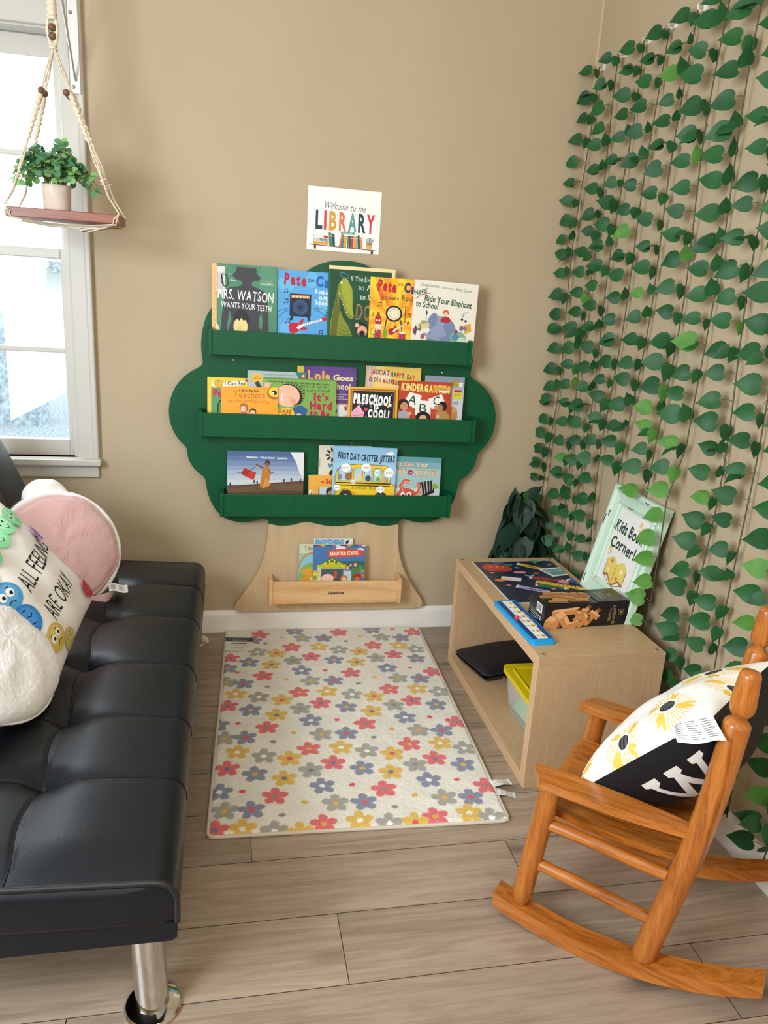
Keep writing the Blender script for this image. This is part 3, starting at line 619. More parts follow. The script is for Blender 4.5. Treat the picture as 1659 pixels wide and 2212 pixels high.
def game_box():
    o = thing('game_box', 'black boxed wooden block tower game lying on the storage cube', 'game box', (.9865, -.842, ch), (0, 0, R(4.5)))
    w, d, h = .266, .094, .073; BK = flat('#16161a', .22, 0, .5); m = MB(); m.box((-w / 2, -d / 2, 0), (w / 2, d / 2, h), BK); body = m.build('carton', o, bevel=.0015)
    a = Art(.22, .5); rr = random.Random(4)
    def block(x, y, L, t, rot, c1='#c98a52', c2='#8a5528', c3='#e0ac74'):
        L *= 1.18; t *= 1.3; q = R(rot); e = (math.cos(q), math.sin(q)); n = (-e[1], e[0]); dx, dy = t * .55, -t * .45
        A = (x, y); B = (x + e[0] * L, y + e[1] * L); C = (B[0] + n[0] * t, B[1] + n[1] * t); D = (A[0] + n[0] * t, A[1] + n[1] * t)
        a.p([A, B, C, D], c1); a.p([A, (A[0] + dx, A[1] + dy), (B[0] + dx, B[1] + dy), B], c3); a.p([B, (B[0] + dx, B[1] + dy), (C[0] + dx, C[1] + dy), C], c2)
        for k in (.3, .65): a.l([(A[0] + n[0] * t * k, A[1] + n[1] * t * k), (B[0] + n[0] * t * k, B[1] + n[1] * t * k)], .0006, c2)
    for (x, y, L, t, rot) in ((.022, .022, .066, .011, -4), (.03, .034, .012, .03, 18), (.055, .034, .035, .012, 55), (.004, .045, .026, .020, 14), (.038, .040, .012, .026, 20), (.060, .040, .045, .011, 60), (.072, .062, .032, .012, -14), (.088, .046, .03, .009, -35), (.098, .026, .026, .009, 20), (.108, .045, .034, .009, -60), (.118, .022, .040, .009, 62), (.128, .06, .042, .010, -52), (.102, .064, .03, .010, -32), (.112, .018, .018, .008, 10), (.140, .024, .03, .008, 35)):
        block(x, y, L, t, rot)
    a.t('JUMBLING', .2145, .010, .0085, '#b39a5e', w=.056, rot=90); a.t('TOWER', .2005, .018, .0085, '#b39a5e', w=.040, rot=90)
    a.l([(.232, .024), (.247, .024), (.247, .038), (.232, .038)], .0012, '#b39a5e', True); a.star(.2395, .031, .005, '#b39a5e', 4, .5); a.l([(.224, .026), (.224, .042)], .0008, '#8e7c4d')
    m = MB(); a.put(m, lambda x, y, k: (-w / 2 + x, -d / 2 - .00003 * k - .0002, h - y), clip=(.001, .001, w - .001, h - .001)); m.build('front_print', body, fixn=False)
    a = Art(.22, .5)
    for (x, y, L, t, rot) in ((.012, .03, .075, .012, 6), (.03, .012, .06, .012, 2), (.04, .055, .065, .012, 10), (.07, .038, .05, .012, 24), (.095, .016, .05, .010, 40), (.118, .014, .05, .010, 44), (.105, .066, .034, .012, 6), (.14, .02, .03, .010, 36), (.018, .07, .05, .010, 4)): block(x, y, L, t, rot, '#a87348', '#5f3a1e', '#c69660')
    a.r(.165, .002, .264, d - .002, '#26282a'); a.t('JUMBLING', .197, .074, .010, '#9a8a58', w=.052, rot=-90); a.t('TOWER', .211, .066, .010, '#9a8a58', w=.04, rot=-90); a.star(.226, .046, .008, '#9a8a58', 4, .5)
    m = MB(); a.put(m, lambda x, y, k: (-w / 2 + x, d / 2 - y, h + .0002 + .00003 * k), clip=(.001, .001, w - .001, d - .001)); m.build('top_print', body, fixn=False)
    a = Art(.3); a.r(.046, .006, .078, .032, '#eceae4')
    for i in range(13): a.r(.049 + i * .002, .009, .049 + i * .002 + (.0012 if i % 3 else .0006), .027, '#1a1a1c')
    a.l([(.014, .044), (.080, .044), (.080, .064), (.014, .064)], .0014, '#e6e4de', True); a.e(.073, .051, .003, .003, '#e6e4de'); a.l([(.02, .050), (.066, .050)], .0012, '#e6e4de'); a.l([(.02, .056), (.06, .056)], .0012, '#e6e4de')
    for i in range(3): a.l([(.012, .034 + i * .003), (.05, .034 + i * .003)], .0008, '#8f8e88')
    m = MB(); a.put(m, lambda x, y, k: (-w / 2 - .0002 - .00003 * k, d / 2 - x, h - y), clip=(.001, .001, d - .001, h - .001)); m.build('end_print', body, fixn=False)
game_box()

def picture_frame():
    o = thing('framed_sign', 'mint green distressed frame with children\'s reading sign leaning on vine wall', 'framed sign', (1.1225, -.7255, ch), (R(-12.6), 0, R(-91.5)))
    w, h, b = .308, .352, .060; MINT = flat('#c3dac6', .42, 0, .45, .05); W2 = w / 2
    # moulding profile from the outer edge inwards: (inset, depth towards the viewer)
    prof = [(0, .018), (0, -.002), (.003, -.008), (.009, -.010), (.016, -.007), (.022, -.002), (.041, .003), (.045, -.001), (.050, .000), (.053, .004), (b, .005), (b, .018)]
    m = MB(); n = len(prof); rings = []
    for ins, dp in prof:
        rings.append([(-W2 + ins, dp, ins), (W2 - ins, dp, ins), (W2 - ins, dp, h - ins), (-W2 + ins, dp, h - ins)])
    vs = [p for r in rings for p in r]; fs = []
    for k in range(n - 1):
        for i in range(4): fs.append((k * 4 + i, k * 4 + (i + 1) % 4, (k + 1) * 4 + (i + 1) % 4, (k + 1) * 4 + i))
    m.add(vs, fs, MINT)
    a = Art(.6); K = '#20201c'
    for x, y, L, hz in ((.06, .012, .012, 1), (.20, .011, .022, 1), (.235, .015, .014, 1), (.115, .340, .013, 1), (.012, .10, .035, 0), (.020, .085, .02, 0), (.015, .30, .03, 0), (.296, .14, .02, 0), (.292, .22, .016, 0), (.298, .31, .024, 0), (.10, .052, .03, 1), (.06, .12, .012, 0), (.25, .06, .02, 1)):
        a.l([(x, y), (x + L * .5, y + .0015), (x + L, y)] if hz else [(x, y), (x - .0015, y + L * .5), (x, y + L)], .0022 if L < .02 else .0028, K)
    def fz(x, y):
        ins = min(x, w - x, y, h - y)
        for (i0, d0), (i1, d1) in zip(prof[1:], prof[2:]):
            if i0 <= ins <= i1: return d0 + (d1 - d0) * (ins - i0) / max(1e-6, i1 - i0)
        return .005
    a.put(m, lambda x, y, k: (-W2 + x, fz(x, y) - .0004, h - y), fine=.006)
    m.build('moulding', o, bevel=0, fixn=False)
    bd = flat('#b4cdb9', .4); m = MB(); xs0 = .0478
    for i in range(46):
        t = i / 45
        for (x, z) in ((-W2 + xs0 + t * (w - 2 * xs0), xs0), (-W2 + xs0 + t * (w - 2 * xs0), h - xs0), (-W2 + xs0, xs0 + t * (h - 2 * xs0)), (W2 - xs0, xs0 + t * (h - 2 * xs0))):
            m.add([(x - .0018, -.0005, z), (x, -.0005, z - .0018), (x + .0018, -.0005, z), (x, -.0005, z + .0018), (x, -.0028, z)], [(0, 1, 4), (1, 2, 4), (2, 3, 4), (3, 0, 4)], bd)
    m.build('beading', o, smooth=60, fixn=False)
    KS = 1.27; pw, ph = (w - 2 * b) / KS, (h - 2 * b) / KS; a = Art(.3, .5); a.r(0, 0, pw, ph, '#e8e6e2')
    a.t('Kids Book', pw / 2 - .004, .058, .027, '#2d6350', w=pw * .92, al='c', slant=.06, bold=.03, jit=.25); a.t('Kids Book', pw / 2 - .005, .057, .027, '#1f2a26', w=pw * .92, al='c', slant=.06, bold=.0, jit=.25)
    a.t('Corner!', pw / 2 - .010, .098, .027, '#2d6350', w=pw * .80, al='c', slant=.06, bold=.03, jit=.25); a.t('Corner!', pw / 2 - .011, .097, .027, '#1f2a26', w=pw * .80, al='c', slant=.06, bold=.0, jit=.25)
    for x, y, r in ((.106, .016, .009), (.120, .024, .008), (.109, .030, .005), (.012, .104, .009), (.022, .112, .006), (.012, .116, .005)): a.star(x, y, r, '#e2b250'); a.star(x, y, r * .6, '#ecc878')
    cx, cy = pw / 2 - .006, .118
    page = lambda s, dy, c: a.p([(cx, cy + .012 + dy)] + [(cx + s * (.046 * t), cy + .012 - .014 * math.sin(math.pi * min(1, t * 1.1) * .9) + dy) for t in (.15, .35, .6, .85, 1)] + [(cx + s * .048, cy + .046 + dy), (cx + s * .026, cy + .042 + dy), (cx, cy + .062 + dy)], c)
    for s in (-1, 1): page(s, .006, '#8a4a32'); page(s, .003, '#c98a4a'); page(s, 0, '#e2cb66')
    a.l([(cx, cy + .012), (cx, cy + .062)], .0016, '#5a3a22')
    for s in (-1, 1): a.l([(cx + s * .048, cy + .012), (cx + s * .049, cy + .049), (cx, cy + .068)], .0014, '#5a3a22')
    a.heart(cx - .026, cy + .010, .006, '#c9705c'); a.heart(cx + .016, cy + .042, .006, '#c9705c'); a.star(cx + .028, cy + .020, .008, '#f4f0e4'); a.star(cx - .030, cy + .034, .006, '#f4f0e4')
    m = MB(); a.put(m, lambda x, y, k: ((-pw / 2 + x) * KS, .0085 - .00003 * k, h - b - y * KS), clip=(0, 0, pw, ph)); lab(m.build('print', o, fixn=False), 'white card reading Kids Book Corner with an open yellow book')
    m = MB(); m.box((-W2 + .004, .009, .004), (W2 - .004, .017, h - .004), flat('#6a5a48', .7)); m.build('backing_board', o)
    m = MB(); a = Art(.4); a.r(0, 0, .011, .011, '#e08a92'); a.put(m, lambda x, y, k: (-W2 + .052 + x, .0022, .056 - y)); m.build('price_sticker', o, fixn=False)
picture_frame()

# inside the cube
def pouch():
    o = thing('zip_case', 'flat black zip case lying inside the storage cube', 'case', (.955, -.42, ct), (0, 0, R(14)))
    NV = flat('#12141c', .5, 0, .5); m = MB(); w, d = .29, .20
    def f(u, v, s):
        x, y = (u - .5), (v - .5); k = (max(0, 1 - (2 * abs(x)) ** 5) * max(0, 1 - (2 * abs(y)) ** 5)) ** .5
        return (x * w, y * d, .026 + (.006 if s > 0 else -.026) + s * (.016 * k if s > 0 else 0) + (0 if s > 0 else .022 * (1 - k) ** 2) + .012 * (x + .5))
    m.grid(lambda u, v: f(u, v, 1), 24, 18, NV); m.grid(lambda u, v: f(u, v, -1), 24, 18, NV)
    m.build('shell', o, smooth=60)
    m = MB(); m.tube([(p[0], p[1], f(p[0] / w + .5, p[1] / d + .5, 1)[2] - .004) for p in [(x * .985 - w * .4925, y * .985 - d * .4925) for x, y in rounded(w, d, .02, 4)]], .0045, flat('#1c1e26', .5), 8, closed=True); m.build('zip_edge', o, smooth=60)
    for dx in (0, .016):
        m = MB(); m.lathe([(.0001, -.004), (.004, -.004), (.0055, 0), (.004, .004), (.0001, .004)], flat('#c8ccd0', .2, 1), 14, Matrix.Translation((-.075 + dx, -d / 2 - .006, .020)) @ Matrix.Rotation(R(90), 4, 'X'), caps=False); lab(m.build('snap', o, smooth=50), 'silver snap')
pouch()
def clear_plastic():
    m, t = newmat('clear_plastic', .12, 0, .5); t.b.inputs['Base Color'].default_value = (.93, .95, .95, 1); t.b.inputs['Alpha'].default_value = .38; return m
def storage_box():
    o = thing('storage_box', 'clear plastic box with a yellow lid inside the storage cube', 'storage box', (.974, -.800, ct))
    w, d, h = .235, .275, .118; CP = clear_plastic(); m = MB()
    b0 = rounded(w - .03, d - .03, .02, 5, -(w - .03) / 2, -(d - .03) / 2); b1 = rounded(w, d, .022, 5, -w / 2, -d / 2); n = len(b0)
    m.add([(x, y, 0) for x, y in b0] + [(x, y, h) for x, y in b1], [tuple(range(n))] + [(i, (i + 1) % n, n + (i + 1) % n, n + i) for i in range(n)], CP); m.build('tub', o, smooth=40)
    Y = flat('#e0cc10', .32, 0, .5); m = MB(); W_, D_ = w + .014, d + .014
    m.prism(rounded(W_, D_, .022, 6, -W_ / 2, -D_ / 2), h - .004, h + .012, Y, axis='Z'); lid = lab(m.build('lid', o, smooth=40, bevel=.003), 'bright yellow lid')
    m = MB(); q = [(x, y, h + .0125) for x, y in rounded(W_ - .05, D_ - .06, .015, 5, -(W_ - .05) / 2, -(D_ - .06) / 2)]; m.tube(q, .0035, Y, 8, closed=True); m.tube([(-.02, -D_ / 2 + .05, h + .0125), (-.02, D_ / 2 - .05, h + .0125)], .003, Y, 8); m.build('lid_rim', lid, smooth=60)
    for i in range(1):
        g = MB(); GR = flat('#8fc48a', .6)
        g.grid(lambda u, v: ((u - .5) * (w - .045), (v - .5) * (d - .045),   .004 + .082 * (1 - abs(2 * u - 1) ** 6) * (1 - abs(2 * v - 1) ** 6) + .008 * math.sin(9 * u + 4 * v)), 20, 20, GR)
        c = tag(g.build('folded_cloth', None, smooth=60), 'pale green cloth folded inside the clear box with the yellow lid', 'cloth'); c.location = (.974, -.80, ct + .003)
    g = MB(); PK = flat('#c9b3ae', .6)
    g.tube([(-.08 + .03 * k, .09 * math.sin(k * 1.7), .0) for k in range(6)], .016, PK, 10)
    c = tag(g.build('soft_toy', None, smooth=60), 'dusty pink soft strip on the green cloth inside the clear box', 'soft toy'); c.location = (.974, -.80, ct + .100)
storage_box()

# ================================================================== ARTIFICIAL LEAVES
def leafmat(name, a, b, rough=.42, tr=.0):
    m, t = newmat(name, rough, 0, .22); f = t.noise(t.coords(), 38, 3); t.l(t.ramp(f, [(.3, a), (.7, b)]), t.b.inputs['Base Color'])
    if tr:
        out = t.t.nodes['Material Output']; tl = t.n('ShaderNodeBsdfTranslucent'); tl.inputs[0].default_value = (*rgb(b), 1); mx = t.n('ShaderNodeMixShader'); mx.inputs[0].default_value = tr
        t.l(t.b.outputs[0], mx.inputs[1]); t.l(tl.outputs[0], mx.inputs[2]); t.l(mx.outputs[0], out.inputs[0])
    return m
IVY = [leafmat('ivy_leaf_deep', '#1b4a26', '#26582e', .45, .12), leafmat('ivy_leaf', '#23552c', '#2d6235', .45, .15), leafmat('ivy_leaf_backlit', '#4d8638', '#639a45', .5, .25)]  # third green has the back light put into its colour
STEM = flat('#4a4a30', .6); STEML = flat('#565a34', .6)
LEAF_S = [(-.10, .16), (-.06, .32), (.08, .44), (.30, .47), (.52, .40), (.72, .26), (.90, .10)]
LEAF_M = [0, .18, .36, .54, .72, .88, 1.08]
RLEAF_S = [(.02, .14), (.10, .32), (.26, .44), (.48, .48), (.72, .40), (.90, .22), (.97, .08)]
def leaf(mb, base, tip, nrm, L, mat, wide=1.0, fold=.18, curl=.12, LEAF_S=LEAF_S):
    X = Vector(tip).normalized(); N = Vector(nrm); N = (N - X * N.dot(X)); N = N.normalized() if N.length > 1e-4 else Vector((0, 0, 1)); Y = N.cross(X); B = Vector(base)
    P = lambda x, y: B + (X * x + Y * y * wide + N * (fold * abs(y) - curl * x * x)) * L
    vs = [P(x, 0) for x in LEAF_M] + [P(x, y) for x, y in LEAF_S] + [P(x, -y) for x, y in LEAF_S]; n = 7; fs = []
    for o, fl_ in ((n, 0), (2 * n, 1)):
        q = [(0, o, o + 1), (0, o + 1, 1)]
        for k in range(1, 6): q += [(k, o + k, o + k + 1), (k, o + k + 1, k + 1)]
        fs += [tuple(t[::-1]) if fl_ else t for t in q]
    mb.add(vs, fs, mat)
WORDS = ['first', 'second', 'third', 'fourth', 'fifth', 'sixth', 'seventh', 'eighth', 'ninth', 'tenth', 'eleventh']
VY = [(-.066, -.045), (-.215, -.222), (-.358, -.336), (-.500, -.465), (-.640, -.608), (-.782, -.775), (-.922, -.918), (-1.055, -1.07), (-1.19, -1.19), (-1.325, -1.33), (-1.46, -1.47)]
def vine(i):
    rr = random.Random(100 + i); yt, yb = VY[i]; zt = 2.030; zb = [.30, .30, .22, .16, .735, .725, .36, .07, .10, .06, .06][i]
    o = thing('ivy_vine', 'artificial ivy strand on the right wall, %s from the back corner' % WORDS[i], 'vine', (1.198, yt, zb), group='ivy strands hanging on the right wall')
    z2y = lambda z: (yb - yt) * min(1.1, max(0, (zt - z) / 1.13)) + .006 * math.sin(z * 5 + i)
    pts = []; z = zt; ph = rr.uniform(0, 6)
    xoff = lambda z: (-.004 + .006 * math.sin(z * 7 + ph)) - (.034 * min(1, max(0, (.92 - z) / .15)) if i == 6 else 0)
    while z > zb: pts.append((xoff(z), z2y(z), z - zb)); z -= .03
    st = MB(); st.tube(pts, .0017, STEM, 6)
    m = MB(); sm = st; z = zt - .012; k = 0
    pale = .02 if i < 4 else (.11 if i in (5, 6) else .05)
    while z > zb + .02:
        x0, y0 = xoff(z), z2y(z); zz = z - zb
        def sprig(pd, tip, nrm, L, pl, mat):
            b0 = Vector((x0, y0, zz)); pd = Vector(pd).normalized(); b1 = b0 + pd * pl * .6 + Vector((0, 0, .004)); b2 = b0 + pd * pl
            sm.tube([b0, b1, b2], .0010, STEML, 4, caps=False); leaf(m, b2, tip, nrm, L, mat, rr.uniform(.88, 1.08), rr.uniform(.05, .28), rr.uniform(.0, .25))
        pick = lambda: IVY[2] if rr.random() < pale else IVY[rr.random() < .55]
        L = rr.uniform(.042, .056) * (.90 if i < 5 else 1.0); low = i == 6 and z < .86
        # leaf held out to the left of the strand, turned to the room
        sprig((-.62, .75, rr.uniform(-.1, .25)), (-.72 + rr.uniform(-.12, .1), .60, rr.uniform(-.52, .18)), (-.58 + rr.uniform(-.18, .18), -.78, .08 + rr.uniform(-.18, .22)), L, rr.uniform(.022, .036) + (-.014 if low else 0), IVY[2] if low else pick())
        # leaf close to the strand, seen nearly edge on
        if rr.random() < .8 and not low:
            sprig((-.9, -.25 + rr.uniform(-.4, .4), rr.uniform(-.2, .3)), (-.35, rr.uniform(-.35, .2), rr.choice([-.85, -.85, .8])), (rr.uniform(-.25, .45), .95, rr.uniform(0, .3)), L * rr.uniform(.62, .9), rr.uniform(.004, .010), pick())
        if k % 4 == 1 and not low:
            sprig((-.75, .5, rr.uniform(-.3, .2)), (-.75, .35 + rr.uniform(-.3, .2), rr.uniform(-.7, .1)), (-.35, rr.uniform(-.9, .2), .6), L * rr.uniform(.7, .9), rr.uniform(.014, .03), pick())
        if rr.random() < .08:
            t0 = Vector((x0, y0, zz)); sm.tube([t0 + Vector((-.004 - .005 * math.sin(q * 1.1), -.006 - .006 * math.cos(q * 1.1), -.005 * q)) for q in range(12)], .0007, STEML, 4, caps=False)
        z -= rr.uniform(.056, .072); k += 1
    m.build('foliage', o, smooth=180, fixn=False); st.build('stem', o, smooth=180, fixn=False)
    h = MB(); h.prism(rounded(.014, .026, .006, 4, -.007, -.006), 0, .004, flat('#dfe3e2', .15), axis='X', M=Matrix.Translation((.016, 0, zt - zb))); h.tube([(.016, 0, zt - zb - .002), (.004, 0, zt - zb - .008), (-.003, 0, zt - zb - .002), (-.004, 0, zt - zb + .008)], .0018, flat('#dfe3e2', .15), 8)
    lab(h.build('wall_hook', o, smooth=50), 'small clear wall hook')
for i in range(11): vine(i)

# dark artificial plant in the corner behind the cube
def bush():
    o = thing('artificial_plant', 'dark green leafy artificial plant in the corner behind the storage cube', 'plant', (1.095, -.135, 0))
    rr = random.Random(5); DK = [leafmat('dark_leaf', '#061a0f', '#0c2a1a', .45), leafmat('dark_leaf_blue', '#0a2417', '#103424', .45), leafmat('dark_leaf_lit', '#2a5f2a', '#3a7a2c', .45, .1)]  # lit look of the brightest green is put into its colour
    MB().lathe([(.0001, 0), (.052, 0), (.068, .11), (.072, .112), (.070, .12), (.06, .118), (.058, .10), (.0001, .10)], flat('#2b2a28', .6), 32, caps=False).build('pot', o, smooth=40)
    s = MB()
    for k in range(9):
        t = k * 2.4; s.tube([(.01 * math.cos(t), .01 * math.sin(t), .09), (.03 * math.cos(t), .03 * math.sin(t), .32), (.05 * math.cos(t), .05 * math.sin(t), .52)], .003, flat('#2a3a1e', .6), 6)
    s.build('stems', o, smooth=60)
    m = MB()
    for ring in range(10):
        z = .565 - ring * .042; rad = .034 + .062 * min(1, ring / 5); nn = 7 + ring // 2
        for k in range(nn):
            t = 2 * math.pi * (k + .5 * (ring % 2)) / nn + rr.uniform(-.25, .25); cx, cy = math.cos(t), math.sin(t)
            if cx > .3 and z > .46 and cy > -.6: continue
            r = rad * (1 if cx < .2 else .85); b = (r * cx - .012 * (ring < 3), r * cy * .8, z + rr.uniform(-.012, .012)); L = rr.uniform(.085, .115)
            b = (min(b[0], .085), min(b[1], .09), b[2])
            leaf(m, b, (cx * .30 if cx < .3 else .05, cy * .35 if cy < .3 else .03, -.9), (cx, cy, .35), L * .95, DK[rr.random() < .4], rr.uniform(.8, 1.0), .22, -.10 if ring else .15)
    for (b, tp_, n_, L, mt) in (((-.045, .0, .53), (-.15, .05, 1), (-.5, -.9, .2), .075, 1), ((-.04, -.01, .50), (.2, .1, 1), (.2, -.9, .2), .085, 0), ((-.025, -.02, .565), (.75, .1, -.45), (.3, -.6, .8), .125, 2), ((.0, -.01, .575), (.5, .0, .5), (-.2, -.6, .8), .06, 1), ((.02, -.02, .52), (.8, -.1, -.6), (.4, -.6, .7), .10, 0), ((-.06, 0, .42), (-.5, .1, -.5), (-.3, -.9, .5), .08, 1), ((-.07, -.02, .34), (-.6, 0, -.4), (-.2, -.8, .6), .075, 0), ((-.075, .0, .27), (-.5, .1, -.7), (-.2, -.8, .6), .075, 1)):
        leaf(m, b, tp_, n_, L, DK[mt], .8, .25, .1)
    m.build('foliage', o, smooth=180, fixn=False)
bush()

# ================================================================== HANGING PLANT SHELF
CORD = flat('#d9cbb4', .8, 0, .2, .08); BEAD = wood('bead_wood', '#5a3a2a', '#6b4632', '#7c543e', 'Z', 8, .5)
def hanging():
    ox, oy, oz = -.447, -.303, 1.406
    o = thing('hanging_shelf', 'red brown wood shelf slung on knotted cream cord in front of the window', 'hanging shelf', (ox, oy, oz))
    Bd = wood('red_brown_board', '#5c2c1c', '#7c4029', '#90523a', 'X', 1.3, .38); m = MB(); m.box((-.147, -.067, 0), (.147, .067, .025), Bd); m.build('board', o, bevel=.002)
    T = Vector((-.462 - ox, .0, 0)); z = lambda v: v - oz
    m = MB(); m.tube([(T.x, 0, z(2.07)), (T.x, .001, z(1.99)), (T.x + .001, 0, z(1.905))], [.0125, .0125, .011], CORD, 14)
    m.tube([(T.x + .011 * math.cos(q * .9), .011 * math.sin(q * .9), z(1.905) + .0 + q * .0018) for q in range(28)], .0028, CORD, 6); m.build('wrapped_cord', o, smooth=60)
    for zz in (1.887, 1.866): lab(MB().grid(lambda u, v: (T.x + .0105 * math.sin(math.pi * v) * math.cos(2 * math.pi * u), .0105 * math.sin(math.pi * v) * math.sin(2 * math.pi * u) - .004, z(zz) + .0100 * math.cos(math.pi * v)), 18, 12, BEAD, closeu=True).build('bead', o, smooth=180), 'dark wooden bead')
    m = MB()
    for s in (-1, 1): m.tube([(T.x + s * .010, -.002, z(1.905)), (T.x + s * .013, -.004, z(1.877)), (T.x + s * .007, -.002, z(1.852)), (T.x, 0, z(1.838))], .0042, CORD, 8)
    m.tube([(T.x + .009 * math.cos(q), .009 * math.sin(q), z(1.852) - q * .0012) for q in range(16)], .003, CORD, 6); m.build('gathering_knot', o, smooth=60)
    for sx, sy in ((1, -1), (1, 1), (-1, -1), (-1, 1)):
        A = Vector((T.x, 0, z(1.842))); E_ = Vector((sx * .135, sy * .069, .027)); P = lambda t: A + (E_ - A) * t
        m = MB(); side = Vector((.0034, .0, 0))
        for s in (-1, 1): m.tube([A + side * .3 * s, P(.15) + side * s, P(.27)], .0022, CORD, 6)
        pts = [P(.27 + .30 * q / 40) + Vector((.0022 * math.cos(q * 1.3), .0022 * math.sin(q * 1.3), 0)) for q in range(41)]
        m.tube(pts, [.0068 - .003 * q / 40 + (.0012 if q % 3 == 0 else 0) for q in range(41)], CORD, 8)
        m.tube([P(.27) + Vector((.0065 * math.cos(q), .0065 * math.sin(q), .004 - q * .0012)) for q in range(12)], .0026, CORD, 6)
        for s in (-1, 1): m.tube([P(.57), P(.68) + side * s, P(.80)], .0024, CORD, 6)
        m.tube([P(.80) + Vector((.0055 * math.cos(q), .0055 * math.sin(q), .005 - q * .0014)) for q in range(10)], .0028, CORD, 6)
        for s in (-1, 1): m.tube([P(.80), P(.9) + Vector((0, .006 * s, 0)), E_ + Vector((.012 * sx, 0, .0)), Vector((sx * .137 + .004 * s * sx, sy * .0695, .012)), Vector((sx * .134 + .004 * s, sy * .0695, -.003)), Vector((sx * .06, sy * .025 + .006 * s, -.010 - .002 * s)), Vector((.0, .0, -.012 - .002 * s))], .0023, CORD, 6)
        lab(m.build('support_cord', o, smooth=60), 'knotted cream cord'); q = P(.275) + Vector((.006 * -sx - .004, -.008, 0))
        MB().grid(lambda u, v: (q.x + .0088 * math.sin(math.pi * v) * math.cos(2 * math.pi * u), q.y + .0088 * math.sin(math.pi * v) * math.sin(2 * math.pi * u), q.z + .0088 * math.cos(math.pi * v)), 16, 10, BEAD, closeu=True).build('bead', o, smooth=180)
    m = MB(); m.tube([(.10, -.03, -.008), (.04, -.03, -.020), (.035, .0, -.024), (.06, .02, -.018), (.11, .03, -.008)], .0024, CORD, 6); m.tube([(.12, -.05, -.006), (.06, -.02, -.022), (.0, 0, -.012)], .0024, CORD, 6); m.build('under_cord', o, smooth=60)
    # potted eucalyptus on it
    p = thing('potted_plant', 'small round-leaved plant in a glazed beige pot on the hanging shelf', 'potted plant', (-.474, -.305, oz + .025))
    GL = leafmat('glazed_beige', '#c9b7a6', '#d8c9ba', .18); m = MB(); m.lathe([(.0001, 0), (.034, 0), (.0365, .006), (.0395, .06), (.041, .066), (.039, .068), (.036, .06), (.0001, .055)], GL, 40, caps=False); m.build('pot', p, smooth=40)
    MB().lathe([(.0001, .058), (.036, .058), (.02, .062), (.0001, .063)], flat('#3a3226', .9), 20, caps=False).build('soil', p, smooth=60)
    rr = random.Random(12); EU = [leafmat('eucalyptus', '#4a7f55', '#6a9c6c', .5, .15), leafmat('eucalyptus_light', '#74a863', '#92bf76', .5, .25), leafmat('eucalyptus_dark', '#2f6046', '#457a58', .5, .1)]
    m = MB(); s = MB()
    for k in range(58):
        t = 2 * math.pi * k / 58 + rr.uniform(-.3, .3); reach = rr.uniform(.025, .098); up = rr.uniform(.04, .115) * (1.15 - reach * 5) + .012; ex = math.cos(t); ey = math.sin(t) * .75
        pts = []
        for q in range(7):
            w = q / 6; pts.append(Vector((.015 * ex + reach * ex * w, .015 * ey + reach * ey * w, .06 + up * math.sin(w * 1.9) * 1.05 - .06 * w ** 3 * reach / .1)))
        s.tube(pts, .0011, flat('#5a5a34', .6), 5)
        for q in range(2, 7):
            for sd in (-1, 1):
                b = pts[q]; d = (pts[q] - pts[q - 1]).normalized(); out = Vector((rr.uniform(-1, 1), rr.uniform(-1, 1), rr.uniform(-.5, .7))); tip = (out - d * out.dot(d)).normalized() * sd + d * .5
                leaf(m, b, tip, (rr.uniform(-.5, .5), -.7 + rr.uniform(-.4, .4), .7), rr.uniform(.016, .021), EU[rr.choice([0, 0, 1, 2, 2] if q < 5 else [0, 1, 1])], 1.0, .10, .10, RLEAF_S)
    s.build('stems', p, smooth=60); m.build('foliage', p, smooth=180, fixn=False)
    # bracket screwed to the window casing
    b = thing('wall_bracket', 'white metal bracket screwed to the window casing above the hanging shelf', 'bracket', (-.459, -.026, 1.79)); WM = flat('#dcdcd8', .35, .2)
    m = MB(); m.box((-.017, -.003, 0), (.017, 0, .30), WM); m.box((-.017, -.010, 0), (-.0145, -.003, .30), WM); m.box((.0145, -.010, 0), (.017, -.003, .30), WM); m.build('plate', b, bevel=.001)
    m = MB(); m.box((-.010, -.31, .276), (.010, -.003, .282), WM); m.tube([(0, -.278, .276), (0, -.278, .262)], .004, WM, 8); m.build('arm', b, bevel=.001)
    m = MB(); m.tube([(.004, -.004, .035), (.002, -.012, .045), (0, -.20, .268), (0, -.21, .278)], .0036, flat('#b9b9b6', .3, .6), 8); m.build('brace', b, smooth=60)
    for zz in (.018, .215): MB().lathe([(.0001, .003), (.003, .003), (.0055, .0)], flat('#9a9a98', .3, .9), 14, Matrix.Translation((-.004, -.003, zz)) @ Matrix.Rotation(R(90), 4, 'X')).build('screw', b, smooth=40)
hanging()

